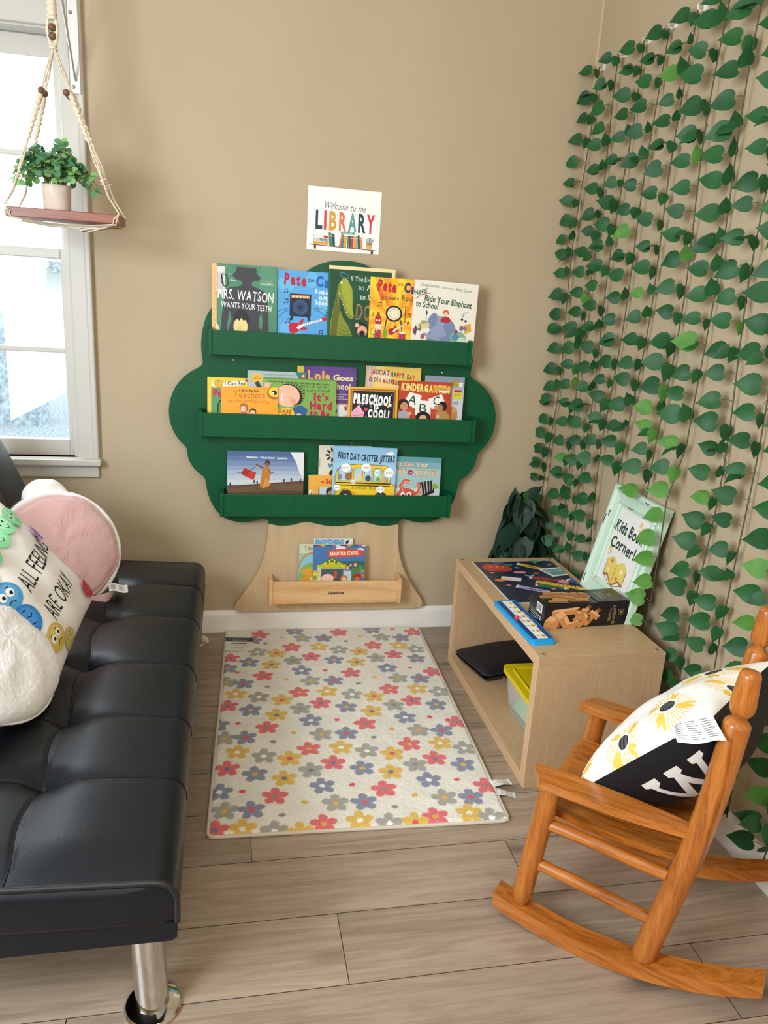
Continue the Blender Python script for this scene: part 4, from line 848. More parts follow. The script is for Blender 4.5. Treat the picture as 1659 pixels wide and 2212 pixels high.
# ================================================================== CHILD'S ROCKING CHAIR
def oakwood(ax): return wood('honey_oak_' + ax, '#80430f', '#a96324', '#b97533', ax, 2.2, .28, .5, 1.0, .10)
def rocker():
    o = thing('rocking_chair', 'honey oak child\'s rocking chair in front of the vine wall', 'rocking chair', (.7085, -1.609, 0), (0, 0, R(138.25)))
    WX, WY, WZ = oakwood('X'), oakwood('Y'), oakwood('Z'); Rr = .635; c0 = .03
    for y0 in (-.044, -.388):
        m = MB(); bot = [(a, Rr - math.sqrt(Rr ** 2 - (a - c0) ** 2)) for a in [.207 - .51 * k / 30 for k in range(31)]]
        top = [(a + (.004 if k == 0 else 0), z + .034 - .008 * max(0, (k - 22) / 8)) for k, (a, z) in enumerate(bot)]
        m.prism(bot + top[::-1], y0, y0 + .044, WX, axis='Y'); m.build('rocker', o, bevel=.004, bseg=3, smooth=35)
    for y in (-.022, -.366):
        m = MB(); N = 16; A = Vector((.158, y, .040)); B = Vector((.123, y, .345)); pts = [A + (B - A) * (k / N) for k in range(N + 1)]
        m.tube(pts, [.012, .0175, .0205] + [.0215] * (N - 2), WZ, 24); m.build('front_leg', o, smooth=50)
        key = [(-.094, .036, .013), (-.096, .046, .019), (-.099, .062, .0228), (-.113, .14, .0232), (-.140, .28, .0232), (-.158, .40, .0232), (-.167, .48, .0232), (-.1755, .590, .0228), (-.1758, .594, .0205), (-.1765, .600, .0125), (-.1768, .606, .0125), (-.1770, .610, .0165), (-.1775, .618, .0205), (-.178, .628, .0215), (-.1785, .645, .0205), (-.1795, .668, .0188), (-.1803, .682, .0178), (-.1806, .689, .0155), (-.1808, .692, .009)]
        m = MB(); m.tube([(a, y, z) for a, z, r in key], [r for a, z, r in key], WZ, 28); m.build('back_post', o, smooth=50)
        for a, b in (((.118, .255), (-.112, .247)), ((.132, .155), (-.096, .140))):
            m = MB(); m.tube([(a[0], y, a[1]), (a[0] * .6 + b[0] * .4, y, a[1] * .6 + b[1] * .4 + .001), (b[0], y, b[1])], .0122, WX, 18); m.build('side_stretcher', o, smooth=50)
    for (z, a, r) in ((.236, .135, .012), (.232, -.118, .012)):
        MB().tube([(a, -.022, z), (a, -.366, z)], r, WY, 16).build('cross_rail', o, smooth=50)
    # seat of six slats running front to back
    for k in range(6):
        y1 = -.046 - k * .0495; m = MB(); n = 14; tp_ = []; bt = []
        for q in range(n + 1):
            a = .158 - .295 * q / n; z = .272 + .012 * ((a - .01) / .15) ** 2 - (.014 * max(0, (a - .135) / .023) ** 2); tp_.append((a, z)); bt.append((a, z - .015))
        m.prism(tp_ + bt[::-1], y1 - .0468, y1, WX, axis='Y'); m.build('seat_slat', o, bevel=.003, smooth=35)
    # flat paddle arms
    for y, s in ((.006, -1), (-.394, 1)):
        m = MB(); ol = [(.166, y + s * .050), (.168, y + s * .044), (.142, y + s * .001), (.136, y), (.02, y + s * .000), (-.06, y + s * .006), (-.118, y + s * .014), (-.142, y + s * .018), (-.142, y + s * .040), (-.10, y + s * .046), (-.02, y + s * .054), (.08, y + s * .058), (.14, y + s * .056), (.160, y + s * .054)]
        m.prism(ol, .345, .364, WX, axis='Z'); m.build('arm', o, bevel=.0045, bseg=3, smooth=35)
    for z, a, hh in ((.325, -.147, .03), (.50, -.170, .045)):
        m = MB(); m.box((a - .008, -.366, z), (a + .008, -.022, z + hh), WY); m.build('back_rail', o, bevel=.004)
    for k in range(5):
        y = -.075 - k * .0595; MB().tube([(-.147, y, .34), (-.170, y, .515)], .008, WZ, 12).build('back_spindle', o, smooth=50)
rocker()

# ================================================================== CUSHIONS
def frame_matrix(center, right, up):
    r = Vector(right).normalized(); u = Vector(up); u = (u - r * u.dot(r)).normalized(); n = r.cross(u); return Matrix((( *[r.x, u.x, n.x], center[0]), (r.y, u.y, n.y, center[1]), (r.z, u.z, n.z, center[2]), (0, 0, 0, 1)))
def puff(u, v, p=2.4, e=.5):
    return (max(0, 1 - abs(u) ** p) * max(0, 1 - abs(v) ** p)) ** e
def pillow_surf(a, b, tf, tb, sag=.07, wr=0.0, seed=0, p=2.4, e=.5):
    def S(u, v, side, k=0.0):
        x = a * u * (1 - sag * (1 - v * v)); y = b * v * (1 - sag * (1 - u * u)); h = puff(u, v, p, e)
        w = wr * (math.sin(7 * u + 3 * v + seed) * math.sin(5 * v - 2 * u + seed * 2)) * h if wr else 0
        z = (tf if side > 0 else -tb) * h + w
        if k: z += k * (1 if side > 0 else -1)
        return Vector((x, y, z))
    return S
def dense(name, parent, M, S, side, n, colfn, mat):
    us = np.linspace(-1, 1, n + 1); us = np.sign(us) * (1 - (1 - np.abs(us)) ** 1.25); V = [M @ S(float(u), float(v), side) for v in us for u in us]
    idx = np.arange((n + 1) ** 2).reshape(n + 1, n + 1); Q = np.stack([idx[:-1, :-1], idx[:-1, 1:], idx[1:, 1:], idx[1:, :-1]], -1).reshape(-1, 4)
    if side < 0: Q = Q[:, ::-1]
    me = bpy.data.meshes.new(name); me.from_pydata([tuple(p) for p in V], [], Q.tolist()); me.polygons.foreach_set('use_smooth', np.ones(len(Q), bool))
    if colfn:
        U, Vv = np.meshgrid(us, us); C = colfn(U, Vv); at = me.color_attributes.new('dye', 'FLOAT_COLOR', 'POINT')
        at.data.foreach_set('color', np.concatenate([C.reshape(-1, 3), np.ones((len(V), 1))], 1).astype(np.float32).ravel())
    me.materials.append(mat); me.update(); o = bpy.data.objects.new(name, me); COL.objects.link(o); o.parent = parent; return o

def sunflower_cushion():
    o = thing('throw_pillow', 'white cushion with yellow daisies and black back sitting on the rocking chair', 'cushion', (.7085, -1.609, 0), (0, 0, R(138.25)))
    # local: x = forward of the chair, y = towards the near side; the cushion leans back
    M = frame_matrix((-.058, -.198, .452), (.22, .97, 0), (-.65, .0, .76))
    # right x up gives the face normal: (0,1,0)x(-.66,0,.75) = (.75, 0, .66)
    S = pillow_surf(.170, .184, .064, .125, .06, .004, 1, 2.6, .55)
    def col(U, V):
        C = np.ones(U.shape + (3,)) * np.array(rgb('#efeeea')); X, Y = U * .178, V * .186; rs = np.random.RandomState(2)
        YE, BL, WH = np.array(rgb('#e6bf55')), np.array(rgb('#17171a')), np.array(rgb('#f6f4ee'))
        for cx, cy, rad, ph in ((-.062, .125, .068, .1), (.112, .088, .066, .7), (.152, -.022, .052, 1.2), (.080, -.108, .060, .3), (.155, -.165, .05, 1.9), (-.05, -.025, .062, 2.8), (-.13, -.13, .066, .6), (.02, .19, .05, 2.2)):
            dx, dy = X - cx, Y - cy; r = np.hypot(dx, dy); th = np.arctan2(dy, dx) + ph; n = 24
            for lay, (sc, off) in enumerate(((1.0, 0), (.80, .5))):
                f = (th / (2 * np.pi) * n + off); kx = np.floor(f); fr = np.abs(f - kx - .5) * 2; ln = rad * sc * (.88 + .16 * np.sin(kx * 12.9898 + cx * 50)); wid = np.clip(1 - ((r / ln - .62) / .40) ** 2, 0, 1) ** .5
                inp = (r < ln) & (fr < wid * .92) & (r > rad * .2); yel = inp & ((fr > .50 * wid) | (np.sin(kx * 7.3) > .55)) & (r > rad * (.48 if lay == 0 else .34))
                C[inp] = WH; C[yel] = YE * (.9 + .2 * rs.rand())
            c = r < rad * .27; C[c] = BL; dots = c & (((np.sin(dx * 2600) * np.sin(dy * 2600)) > .45)); C[dots] = np.array(rgb('#8f8f8c'))
        return C
    m, t = newmat('printed_cotton', .75, 0, .2); at = t.n('ShaderNodeAttribute', attribute_name='dye'); t.l(at.outputs['Color'], t.b.inputs['Base Color']); t.bump(t.noise(t.coords(), 26, 4), .25, .004)
    lab(dense('front_panel', o, M, S, 1, 420, col, m), 'white face printed with yellow daisies')
    m2, t2 = newmat('black_cotton', .62, 0, .3); t2.b.inputs['Base Color'].default_value = (*rgb('#101116'), 1); t2.bump(t2.noise(t2.coords(), 26, 4), .25, .004)
    bp = lab(dense('back_panel', o, M, S, -1, 120, None, m2), 'black back panel')
    a = Art(.6)   # white serif letter printed on the black back
    c = '#d9d6d2'; q = [(-.42, -.30), (-.22, -.30), (-.22, -.24), (-.27, -.22), (-.14, .12), (-.02, -.22), (-.07, -.24), (-.07, -.30), (.13, -.30), (.13, -.24), (.08, -.22), (.20, .12), (.33, -.20), (.26, -.24), (.26, -.30), (.46, -.30), (.46, -.25), (.40, -.23), (.22, .32), (.16, .32), (.03, -.06), (-.10, .32), (-.16, .32), (-.36, -.23), (-.42, -.25)]
    a.p(q, c)
    mb = MB()
    def place(x, y, k): # letter turned a quarter on the near lower part of the back
        u = .74 - y * .66 ; v = .24 - x * .95
        return M @ S(max(-.98, min(.985, u)), max(-.97, min(.97, v)), -1, .0012)
    a.put(mb, place, fine=.035); mb.build('printed_letter', bp, smooth=180, fixn=False)
    TG = flat('#e9e8e4', .5); mb = MB()
    def tg(u, v): 
        q = S(.98, .58 + .46 * u, 1); return M @ (q + Vector((.006 + .014 * v + .003 * math.sin(5 * u), 0, .008 - .050 * v * (.55 + .45 * u) + .003 * math.sin(6 * u + 2 * v))))
    mb.grid(tg, 16, 8, TG); a = Art(.5)
    for i in range(9):
        for s in range(3): a.r(.06 + s * .31, .10 + i * .09, .06 + s * .31 + .24 - .03 * ((i + s) % 3), .135 + i * .09, '#77756f')
    def tgn(x, y, k): 
        p = tg(x, y); return p + M.to_3x3() @ Vector((.0, 0, .0012))
    a.put(mb, tgn, fine=.08); lab(mb.build('care_tag', o, smooth=180, fixn=False), 'white printed care tag sewn in the seam')
sunflower_cushion()

def feelings_cushion():
    o = thing('throw_pillow', 'white cushion reading ALL FEELINGS ARE OKAY with painted faces on the black sofa', 'cushion', (-.461, -.975, .386))
    M = frame_matrix((0.0, 0.0, .168), (.12, .94, .31), (-.56, -.16, .81)); S = pillow_surf(.171, .176, .055, .055, .06, .005, 3)
    m, t = newmat('white_cotton', .78, 0, .2); t.b.inputs['Base Color'].default_value = (*rgb('#eceae8'), 1); t.bump(t.noise(t.coords(), 22, 4), .3, .005)
    fp = dense('front_panel', o, M, S, 1, 120, None, m); dense('back_panel', o, M, S, -1, 60, None, m)
    a = Art(.7); K = '#1d1d20'
    a.t('ALL FEELINGS', -28, -7, 27, K, w=124, jit=.12, bold=-.004); a.t('ARE OKAY', -28, 47, 29, K, w=86, jit=.12, bold=-.004)
    def face(x, y, r, c, rot, mood, c2=None):
        a.e(x, y, r * 1.02, r, c, n=26); a.e(x + r * .1, y - r * .1, r * .7, r * .66, c2 or c, n=20); q = R(rot); T = lambda u, v: (x + (u * math.cos(q) - v * math.sin(q)) * r, y + (u * math.sin(q) + v * math.cos(q)) * r)
        if mood == 'wide':
            for s in (-.3, .3): a.e(*T(s, -.15), r * .28, r * .30, '#f4f4f2'); a.e(*T(s + .05, -.10), r * .12, r * .13, K)
        elif mood == 'shut':
            for s in (-.4, .4): a.l([T(s - .2, -.1), T(s, .05), T(s + .2, -.1)], r * .07, K)
        else:
            for s in (-.3, .3): a.e(*T(s, -.12), r * .10, r * .12, K)
        if mood != 'smile': a.l([T(-.3, .5), T(0, .36), T(.3, .48)], r * .07, K)
        else: a.l([T(-.3, .28), T(0, .5), T(.3, .28)], r * .07, K)
        for s in (-1, 1): a.l([T(s * .2, -.55), T(s * .45, -.48)], r * .06, K)
    face(-56, -30, 21, '#4a9ad0', 10, 'wide', '#5fa8da'); face(-63, 9, 22, '#2f7cc0', 0, 'shut', '#3f8acb'); face(-48, 57, 19, '#d2b65e', -8, 'wide', '#dcc274'); face(-24, 82, 15, '#c9b868', -4, 'dot', '#d4c47a'); a.e(-70, 44, 6, 5, '#d2b65e')
    face(-57, -68, 19, '#3f8ac8', 0, 'dot', '#58a0d6'); face(-20, -80, 18, '#6fc08a', 0, 'smile', '#86cc9c'); face(18, -82, 17, '#7fcf96', 0, 'smile', '#98d8aa'); face(46, -84, 16, '#86d19a', 0, 'smile', '#a0dcb0'); face(74, -76, 15, '#86d19a', 0, 'smile', '#a0dcb0')
    face(80, 74, 15, '#c8404a', 5, 'dot', '#d2545c'); face(86, -36, 12, '#9a7ab8', 0, 'smile')
    mb = MB(); a.put(mb, lambda x, y, k: M @ S(x / 100, -y / 100, 1, .0006 + .00012 * k), fine=7, clip=(-97, -97, 97, 97)); mb.build('printed_design', fp, smooth=180, fixn=False)
feelings_cushion()

PINK = fuzz('pink_plush', None, '#dcb3b0', 300, .5, .005); WHITEP = fuzz('white_plush', None, '#f5f5f6', 300, .4, .004)
def disc_pillow(M, r, tf, tb, name, parent, mat, side, nr=64, nt=220, rim=.0, seed=0, flatten=1.0):
    mb = MB(); rr = np.random.RandomState(seed); ph = rr.rand(6) * 6
    def f(u, v):
        t = 2 * math.pi * u; rho = math.sin(v * math.pi / 2); wob = 1 + .012 * math.sin(5 * t + ph[0]) + .010 * math.sin(9 * t + ph[1])
        h = (max(0, 1 - rho ** 2.6)) ** .5; q = Vector((r * rho * math.cos(t), r * rho * math.sin(t), side + seed)); fz = (.0012 * noise.noise(q * 40) + .0011 * noise.noise(q * 150)) * (1 if rho < .985 else .3); z = fz * (1 if side > 0 else -1) + (tf if side > 0 else -tb) * h + .004 * math.sin(6 * t + ph[2] + 7 * rho) * rho * h - rim * math.exp(-((rho - .93) / .03) ** 2) * (1 if side > 0 else -1)
        return M @ Vector((r * rho * math.cos(t) * wob, r * rho * math.sin(t) * wob * flatten, z))
    mb.grid(f, nt, nr, mat, closeu=True); return mb.build(name, parent, smooth=180, weld=True)
def pink_plush():
    o = thing('plush_cushion', 'round pink plush cushion with a white furry back and ear on the sofa', 'cushion', (-.468, -.515, .35))
    M = frame_matrix((0, 0, .156), (.86, .47, -.10), (-.34, .35, .90)); 
    lab(disc_pillow(M, .162, .045, .045, 'front', o, PINK, 1, seed=1, rim=.003), 'pink plush face'); lab(disc_pillow(M @ Matrix.Translation((0, .006, -.012)), .170, .02, .07, 'back', o, WHITEP, -1, seed=2), 'white furry back')
    m = MB(); m.tube([M @ Vector((.164 * math.cos(R(t)), .164 * math.sin(R(t)) + .002, -.006)) for t in range(0, 360, 8)], .0095, WHITEP, 8, closed=True); lab(m.build('edge_trim', o, smooth=180), 'white furry edge')
    Me = M @ Matrix.Translation((-.015, .152, -.045)) @ Matrix.Rotation(R(8), 4, 'Z'); lab(disc_pillow(Me, .070, .030, .025, 'ear', o, WHITEP, 1, 14, 40, seed=3), 'white furry ear'); disc_pillow(Me, .070, .03, .025, 'ear', o, WHITEP, -1, 14, 40, seed=3)
    m = MB(); m.grid(lambda u, v: M @ Vector((.055 + .10 * u - .01 * v, -.150 - .040 * v * math.sin(math.pi * min(1, .2 + u * .9)) + .015 * u, .012 + .028 * math.sin(math.pi * u) - .02 * v)), 16, 8, PINK); m.build('foot_flap', o, smooth=180)
    TG = flat('#eceae6', .5); m = MB(); T0 = M @ Vector((.112, -.118, .022)); tg = lambda u, v: T0 + Vector((.052 * u + .006 * v, -.030 * v, .002 - .002 * u - .012 * v + .003 * math.sin(6 * u))); m.grid(tg, 10, 4, TG)
    a = Art(.5)
    for i in range(5): a.r(.10, .15 + i * .14, .36, .21 + i * .14, '#6f6d68'); a.r(.52, .15 + i * .14, .86 - .1 * (i % 2), .21 + i * .14, '#8f8d88')
    a.put(m, lambda x, y, k: tg(x, y) + Vector((0, -.0003, .0008)), fine=.1); lab(m.build('care_tag', o, smooth=180, fixn=False), 'white care tag')
pink_plush()
def fluffy():
    o = thing('plush_cushion', 'fluffy white round cushion at the near end of the sofa', 'cushion', (-.485, -1.172, .392))
    M = frame_matrix((0, 0, .110), (.30, .93, -.14), (-.62, .25, .72)); m = MB()
    disc_pillow(M, .175, .061, .057, 'front', o, WHITEP, 1, seed=4, flatten=.92); disc_pillow(M, .175, .061, .057, 'back', o, WHITEP, -1, seed=4, flatten=.92)
    MB().tube([M @ Vector((  .1755 * math.cos(R(t)), .1755 * .92 * math.sin(R(t)), 0)) for t in range(0, 360, 6)], .0028, WHITEP, 8, closed=True).build('edge_seam', o, smooth=180)
fluffy()

# ================================================================== BOOKS
PAGE = flat('#e6dcc6', .8)
GROUPS = {1: ('picture books on the top green shelf', 1.052), 2: ('picture books on the middle green shelf', .777), 3: ('picture books on the lowest green shelf', .495), 4: ('picture books on the pale wood shelf', .158)}
def book(row, label, x, w, zt, y, t, base, art, hard=False, spine=None, roll=0.0, top=None, corner=0.0, rough=.42):
    grp, zf = GROUPS[row]; h = zt - zf; th = math.asin(.016 / h)
    o = thing('picture_book', label, 'book', (x + w / 2, y - .016, zf), (-th, R(roll), 0), grp)
    bd = .0022 if hard else .0005; ov = .003 if hard else .0006; B = flat(base, rough); m = MB()
    if corner:
        m.prism(rounded(w, h, corner, 5, -w / 2, 0), 0, bd, B, axis='Y'); m.prism(rounded(w, h, corner, 5, -w / 2, 0), t - bd, t, B, axis='Y')
    else:
        m.box((-w / 2, 0, 0), (w / 2, bd, h), B).box((-w / 2, t - bd, 0), (w / 2, t, h), B)
    m.box((-w / 2, bd, 0), (-w / 2 + bd, t - bd, h), flat(spine, rough) if spine else B)
    S = 100 / w; a = Art(rough, .3); art(a, h * S)
    cl = (.0, .0, 100, h * S) if not corner else (1, 1, 99, h * S - 1)
    a.put(m, lambda px, py, k: (-w / 2 + px / S, -.00012 - .000022 * k, h - py / S), clip=cl)
    m.build('cover', o, fixn=False)
    MB().box((-w / 2 + bd, bd, ov), (w / 2 - ov, t - bd, h - ov), PAGE).build('pages', o)
    return o
def note(a, x, y, s, c='#16202c', two=False):
    a.e(x, y, s, s * .75, c, -15); a.l([(x + s * .9, y), (x + s * .9, y - 4.2 * s)], s * .45, c)
    if two: a.e(x + 3.4 * s, y - s * .4, s, s * .75, c, -15); a.l([(x + 4.3 * s, y - .4 * s), (x + 4.3 * s, y - 4.6 * s)], s * .45, c); a.l([(x + .7 * s, y - 4.1 * s), (x + 4.5 * s, y - 4.5 * s)], s * .9, c)
    else: a.l([(x + .9 * s, y - 4.1 * s), (x + 2.2 * s, y - 2.8 * s)], s * .55, c)
def guitar(a, x, y, s, rot, c, c2='#f0ece6'):
    q = R(rot); T = lambda u, v: (x + (u * math.cos(q) - v * math.sin(q)) * s, y + (u * math.sin(q) + v * math.cos(q)) * s)
    a.p([T(u, v) for u, v in ((-11, -3), (-8, -7), (-2, -6), (3, -4), (8, -8), (11, -7), (8, -2), (9, 3), (13, 5), (10, 7), (3, 5), (-3, 7), (-9, 7), (-12, 3))], c); a.p([T(u, v) for u, v in ((-2, 1), (5, -2), (7, 2), (1, 4))], c2)
    a.p([T(6, -1.4), T(34, -1.6), T(34, 1), T(6, 1.4)], c2)
    for k in range(9): a.l([T(10 + k * 2.6, -1.6), T(10 + k * 2.6, 1.2)], .5 * s, '#50505a')
    a.p([T(34, -2.6), T(40, -3), T(40, 1.4), T(34, 2)], c)
def A_watson(a, H):
    a.r(0, 0, 100, H, '#4c8467'); a.e(85, 30, 14, 40, '#548d70'); a.e(20, 70, 10, 40, '#528a6d')
    D = '#3d3e45'
    a.p([(38, 3), (36, 10), (33, 14), (31, 15), (33, 19), (35, 20), (37, 22), (45, 24), (46, 28), (43, 31), (36, 33), (27, 34), (21, 38), (18, 55), (15, 80), (13, 104), (16, 130), (84, 130), (88, 104), (87, 80), (85, 50), (82, 39), (74, 35), (66, 32), (61, 30), (60, 26), (64, 23), (71, 22), (75, 17), (71, 15), (68, 10), (67, 4)], D)
    a.p([(27, 68), (30, 82), (27, 92), (23, 104), (24, 88)], '#4c8467'); a.p([(76, 68), (78, 84), (76, 98), (73, 92), (72, 80)], '#4c8467')
    a.e(45, 82, 12, 15, '#26252a'); a.e(44, 92, 11, 13, '#e6cf8c'); a.p([(34, 84), (39, 80), (42, 84), (45, 79), (49, 84), (52, 80), (55, 86), (56, 76), (46, 71), (36, 75)], '#26252a'); a.e(41, 101, 6, 9, '#dfc580', 20); a.e(54, 106, 5, 4, '#d0443e')
    a.t('MRS. WATSON', 9, 51, 14.5, '#f2f1ec', w=85, rot=2.0, jit=.35, bold=.005); a.t('WANTS YOUR TEETH', 14, 63.5, 8.5, '#f2f1ec', w=77, rot=3.0, jit=.35, bold=.005)
    a.t('Harry Bliss', 75, 28, 3.6, '#e6ebe4', w=18); a.t('illustrated by', 76, 23, 2.2, '#c8b264', w=15); a.t('McGhee', 24, 25, 3.6, '#e6ebe4', w=12); a.t('by', 26, 15, 2, '#d8ddd6')
    a.r(7.6, 4, 20, 41, '#d6d4d2')
    for i in range(5): a.r(9 + i * 1.7, 12, 9.6 + i * 1.7, 38, '#84838a')
    a.ring(19.5, 24, 5, 9.5, 1.3, '#141416', -12); a.l([(15, 17), (18, 33)], 1.6, '#141416')
    a.r(0, 0, 7.6, H, '#dfb677'); a.r(0, 10, 2, 18, '#e8c63c')
    for i in range(12): a.e(4 + math.sin(i * 2.1) * 1.5, 12 + i * 8, .8, 2, '#cfa35f')
    a.p([(6, 86), (10, 92), (16, 108), (6, 108)], '#e8dcb4')
def A_blue(a, H):
    a.r(0, 0, 100, H, '#56a2da')
    for i, (x, y, r) in enumerate(((12, 20, 14), (80, 50, 20), (20, 90, 18), (60, 110, 16), (90, 100, 14), (50, 12, 12))): a.e(x, y, r, r * .7, '#68b2e2', 20 * i)
    a.t('Pete', 9, 20, 15, '#b01e3e', w=33, rot=2, jit=.2, bold=.05); a.t('the', 44, 15.5, 6, '#22304c', w=10, rot=-6, bold=.02); a.t('Cat', 56, 20.5, 14, '#1f5fb0', w=29, rot=2, jit=.2, bold=.05)
    a.t('Rocking', 56, 31, 6, '#eef4f8', w=24, rot=4, jit=.3, bold=.02); a.t('in My', 62, 39.5, 6, '#eef4f8', w=15, rot=3, jit=.3, bold=.02); a.t('School', 55.5, 47, 6, '#eef4f8', w=20, rot=3, jit=.3, bold=.02); a.t('Shoes', 80, 48, 6, '#eef4f8', w=16, rot=3, jit=.3, bold=.02)
    # an amplifier stands in for the pictured character
    a.r(18, 33, 50, 66, '#14243e'); a.r(20, 35, 48, 39.5, '#dd8a3a')
    for k in range(5): a.e(23.5 + k * 5.2, 37.2, 1.3, 1.3, '#f0e6d2')
    a.e(34, 52.5, 12, 11.5, '#2b4468'); a.ring(34, 52.5, 9, 8.6, 1.2, '#3f5f8a'); a.e(34, 52.5, 3.4, 3.2, '#16263e'); a.p([(20, 66), (24, 66), (22, 72), (18, 72)], '#16263e'); a.p([(44, 66), (48, 66), (50, 72), (46, 72)], '#16263e')
    guitar(a, 30, 81, 1.15, -17, '#c01c3c')
    for p in ((10, 32, 1.1, True), (10, 47, 1.2, True), (13, 76, 1.3, True), (47, 68, 1, False), (72, 63, 1.1, True), (63, 90, 1.2, True)): note(a, *p[:3], '#1c2a40', p[3])
    a.l([(1, 60), (8, 57), (16, 55)], .5, '#2c4a70'); a.l([(2, 68), (9, 61), (17, 57)], .5, '#2c4a70'); a.l([(54, 55), (64, 57), (72, 63)], .5, '#2c4a70'); a.l([(54, 53), (66, 53), (76, 57)], .5, '#2c4a70')
    a.e(37, 101, 9, 5, '#16283f'); a.l([(55, 100), (60, 94), (64, 97), (60, 103)], 1.6, '#16283f')
def A_gator(a, H):
    a.r(0, 0, 100, H, '#e6d49c'); a.r(0, 5, 95, H, '#174830'); a.r(0, 5, 2.4, H, '#2a5e44'); a.e(50, 30, 30, 20, '#1a5036'); a.ring(23, 13, 7, 3, .7, '#4a9ab0', 15)
    a.p([(3, H), (4, 84), (8, 62), (12, 42), (15, 26), (20, 18), (27, 17), (31, 24), (35, 30), (37, 46), (37, 62), (40, 72), (36, 76), (29, 72), (24, 60), (19, 46), (16, 44), (17, 60), (23, 74), (32, 86), (38, 100), (44, H)], '#7d8a2a'); a.p([(4, H), (6, 80), (11, 50), (14, 34), (15, 50), (18, 66), (15, 84), (13, H)], '#5c6422')
    a.p([(20, 18), (27, 17), (31, 24), (36, 34), (37, 60), (39, 72), (30, 66), (24, 50), (19, 34)], '#9aa432'); a.e(19, 24, 1.5, 1.5, '#f2f2e4')
    for i in range(9): a.e(14.5 + i * 1.6 - (3 if i < 3 else 0) * 0, 36 + i * 3.8, .6, .6, '#f0ead2')
    for i in range(6): a.l([(16 - i * .4, 84 + i * 5.5), (26, 88 + i * 6), (38 + i, 86 + i * 5.5)], .7, '#565c20')
    a.t('If You Ever Want to', 33, 20, 7, '#eae8dc', w=63, rot=2, slant=.04, jit=.15); a.t('an Alligator', 45, 32, 7.5, '#eae8dc', w=48, rot=2, jit=.2); a.t('to School,', 48, 46, 8, '#eae8dc', w=36, rot=2, jit=.2)
    a.t("DON'T!", 42, 75, 21, '#a8794c', w=54, rot=3, jit=.2, bold=.03); a.t("DON'T!", 42.6, 74.2, 18.5, '#24563c', w=53, rot=3, jit=.2, bold=-.015)
    a.e(52, 89, 9, 10, '#221c1c'); a.e(53, 92, 7.5, 8, '#e0a98c'); a.e(53, 96, 4.5, 4.5, '#2a1216'); a.e(45, 84, 3.5, 3, '#e8b497'); a.p([(43, 104), (62, 104), (64, H), (42, H)], '#86b6c6'); a.r(50, 104, 57, H, '#2c3444')
def A_crayon(a, H):
    a.r(0, 0, 100, H, '#f2b62a')
    for i in range(16):
        t = R(i * 22.5 + 4); t2 = R(i * 22.5 + 15); a.p([(42, 62), (42 + 120 * math.cos(t), 62 + 120 * math.sin(t)), (42 + 120 * math.cos(t2), 62 + 120 * math.sin(t2))], '#ee9a24' if i % 2 else '#f7cf3a')
    a.p([(8, 12), (14, 6), (26, 34), (20, 38)], '#e06a24'); a.p([(22, 24), (28, 20), (34, 44), (28, 46)], '#e8852a'); a.p([(70, 30), (76, 34), (62, 60), (58, 56)], '#e8852a')
    a.t('Pete', 12, 20, 16, '#b8202e', w=31, rot=4, jit=.2, bold=.05); a.t('the', 45.5, 12, 6, '#6a4a24', w=9, rot=-4); a.t('Cat', 56, 21, 14, '#3a2a6c', w=26, rot=3, jit=.2, bold=.05)
    a.t('crayons', 17, 34, 6.5, ['#b8202e', '#7a6a1e', '#3f7a3a', '#b8202e', '#6a4a24', '#3f7a3a', '#3a2a6c'], w=31, rot=1, jit=.4, bold=.03); a.t('Rock!', 53, 34, 8, ['#3f5a2c', '#7a3a1e', '#3f7a3a', '#b8202e', '#3a2a6c'], w=24, rot=3, jit=.3, bold=.03)
    # a drum and cymbal stand in for the pictured character
    a.e(41, 56, 14, 13, '#151c2c'); a.e(41, 56, 11, 10.2, '#efe3c2'); a.ring(41, 56, 8.4, 7.8, 1, '#c8a860'); a.l([(29, 66), (25, 92)], 1.6, '#151c2c'); a.l([(53, 66), (57, 92)], 1.6, '#151c2c'); a.e(60, 44, 8, 2.2, '#d8a02c'); a.l([(60, 44), (60, 70)], 1, '#2a2a30'); guitar(a, 41, 83, .75, -28, '#b41c34')
    a.p([(10, 62), (20, 62), (20, 96), (10, 96)], '#b8262c'); a.p([(11.5, 62), (13.5, 55), (16.5, 55), (18.5, 62)], '#b8262c'); a.r(10, 74, 20, 83, '#e7d7c6'); a.e(13, 68, 1.5, 1.5, '#f4f0ea'); a.e(17, 68, 1.5, 1.5, '#f4f0ea')
    a.ring(8, 86, 5, 5.5, 1, '#7a8a3a', 20); a.ring(14, 90, 4, 4.5, 1, '#5a7ab0', 20); a.l([(12, 85), (27, 74)], 1.2, '#c8b48a'); a.e(27, 88, 3.5, 7, '#6aa83c'); a.r(51, 86, 62, 96, '#c03448'); a.e(56.5, 86, 5.5, 1.8, '#f0e2d6')
    for p in ((14, 45, 1.3, True), (5, 60, 1.3, False), (64, 60, 1.1, True)): note(a, *p[:3], '#1a1a1a', p[3])
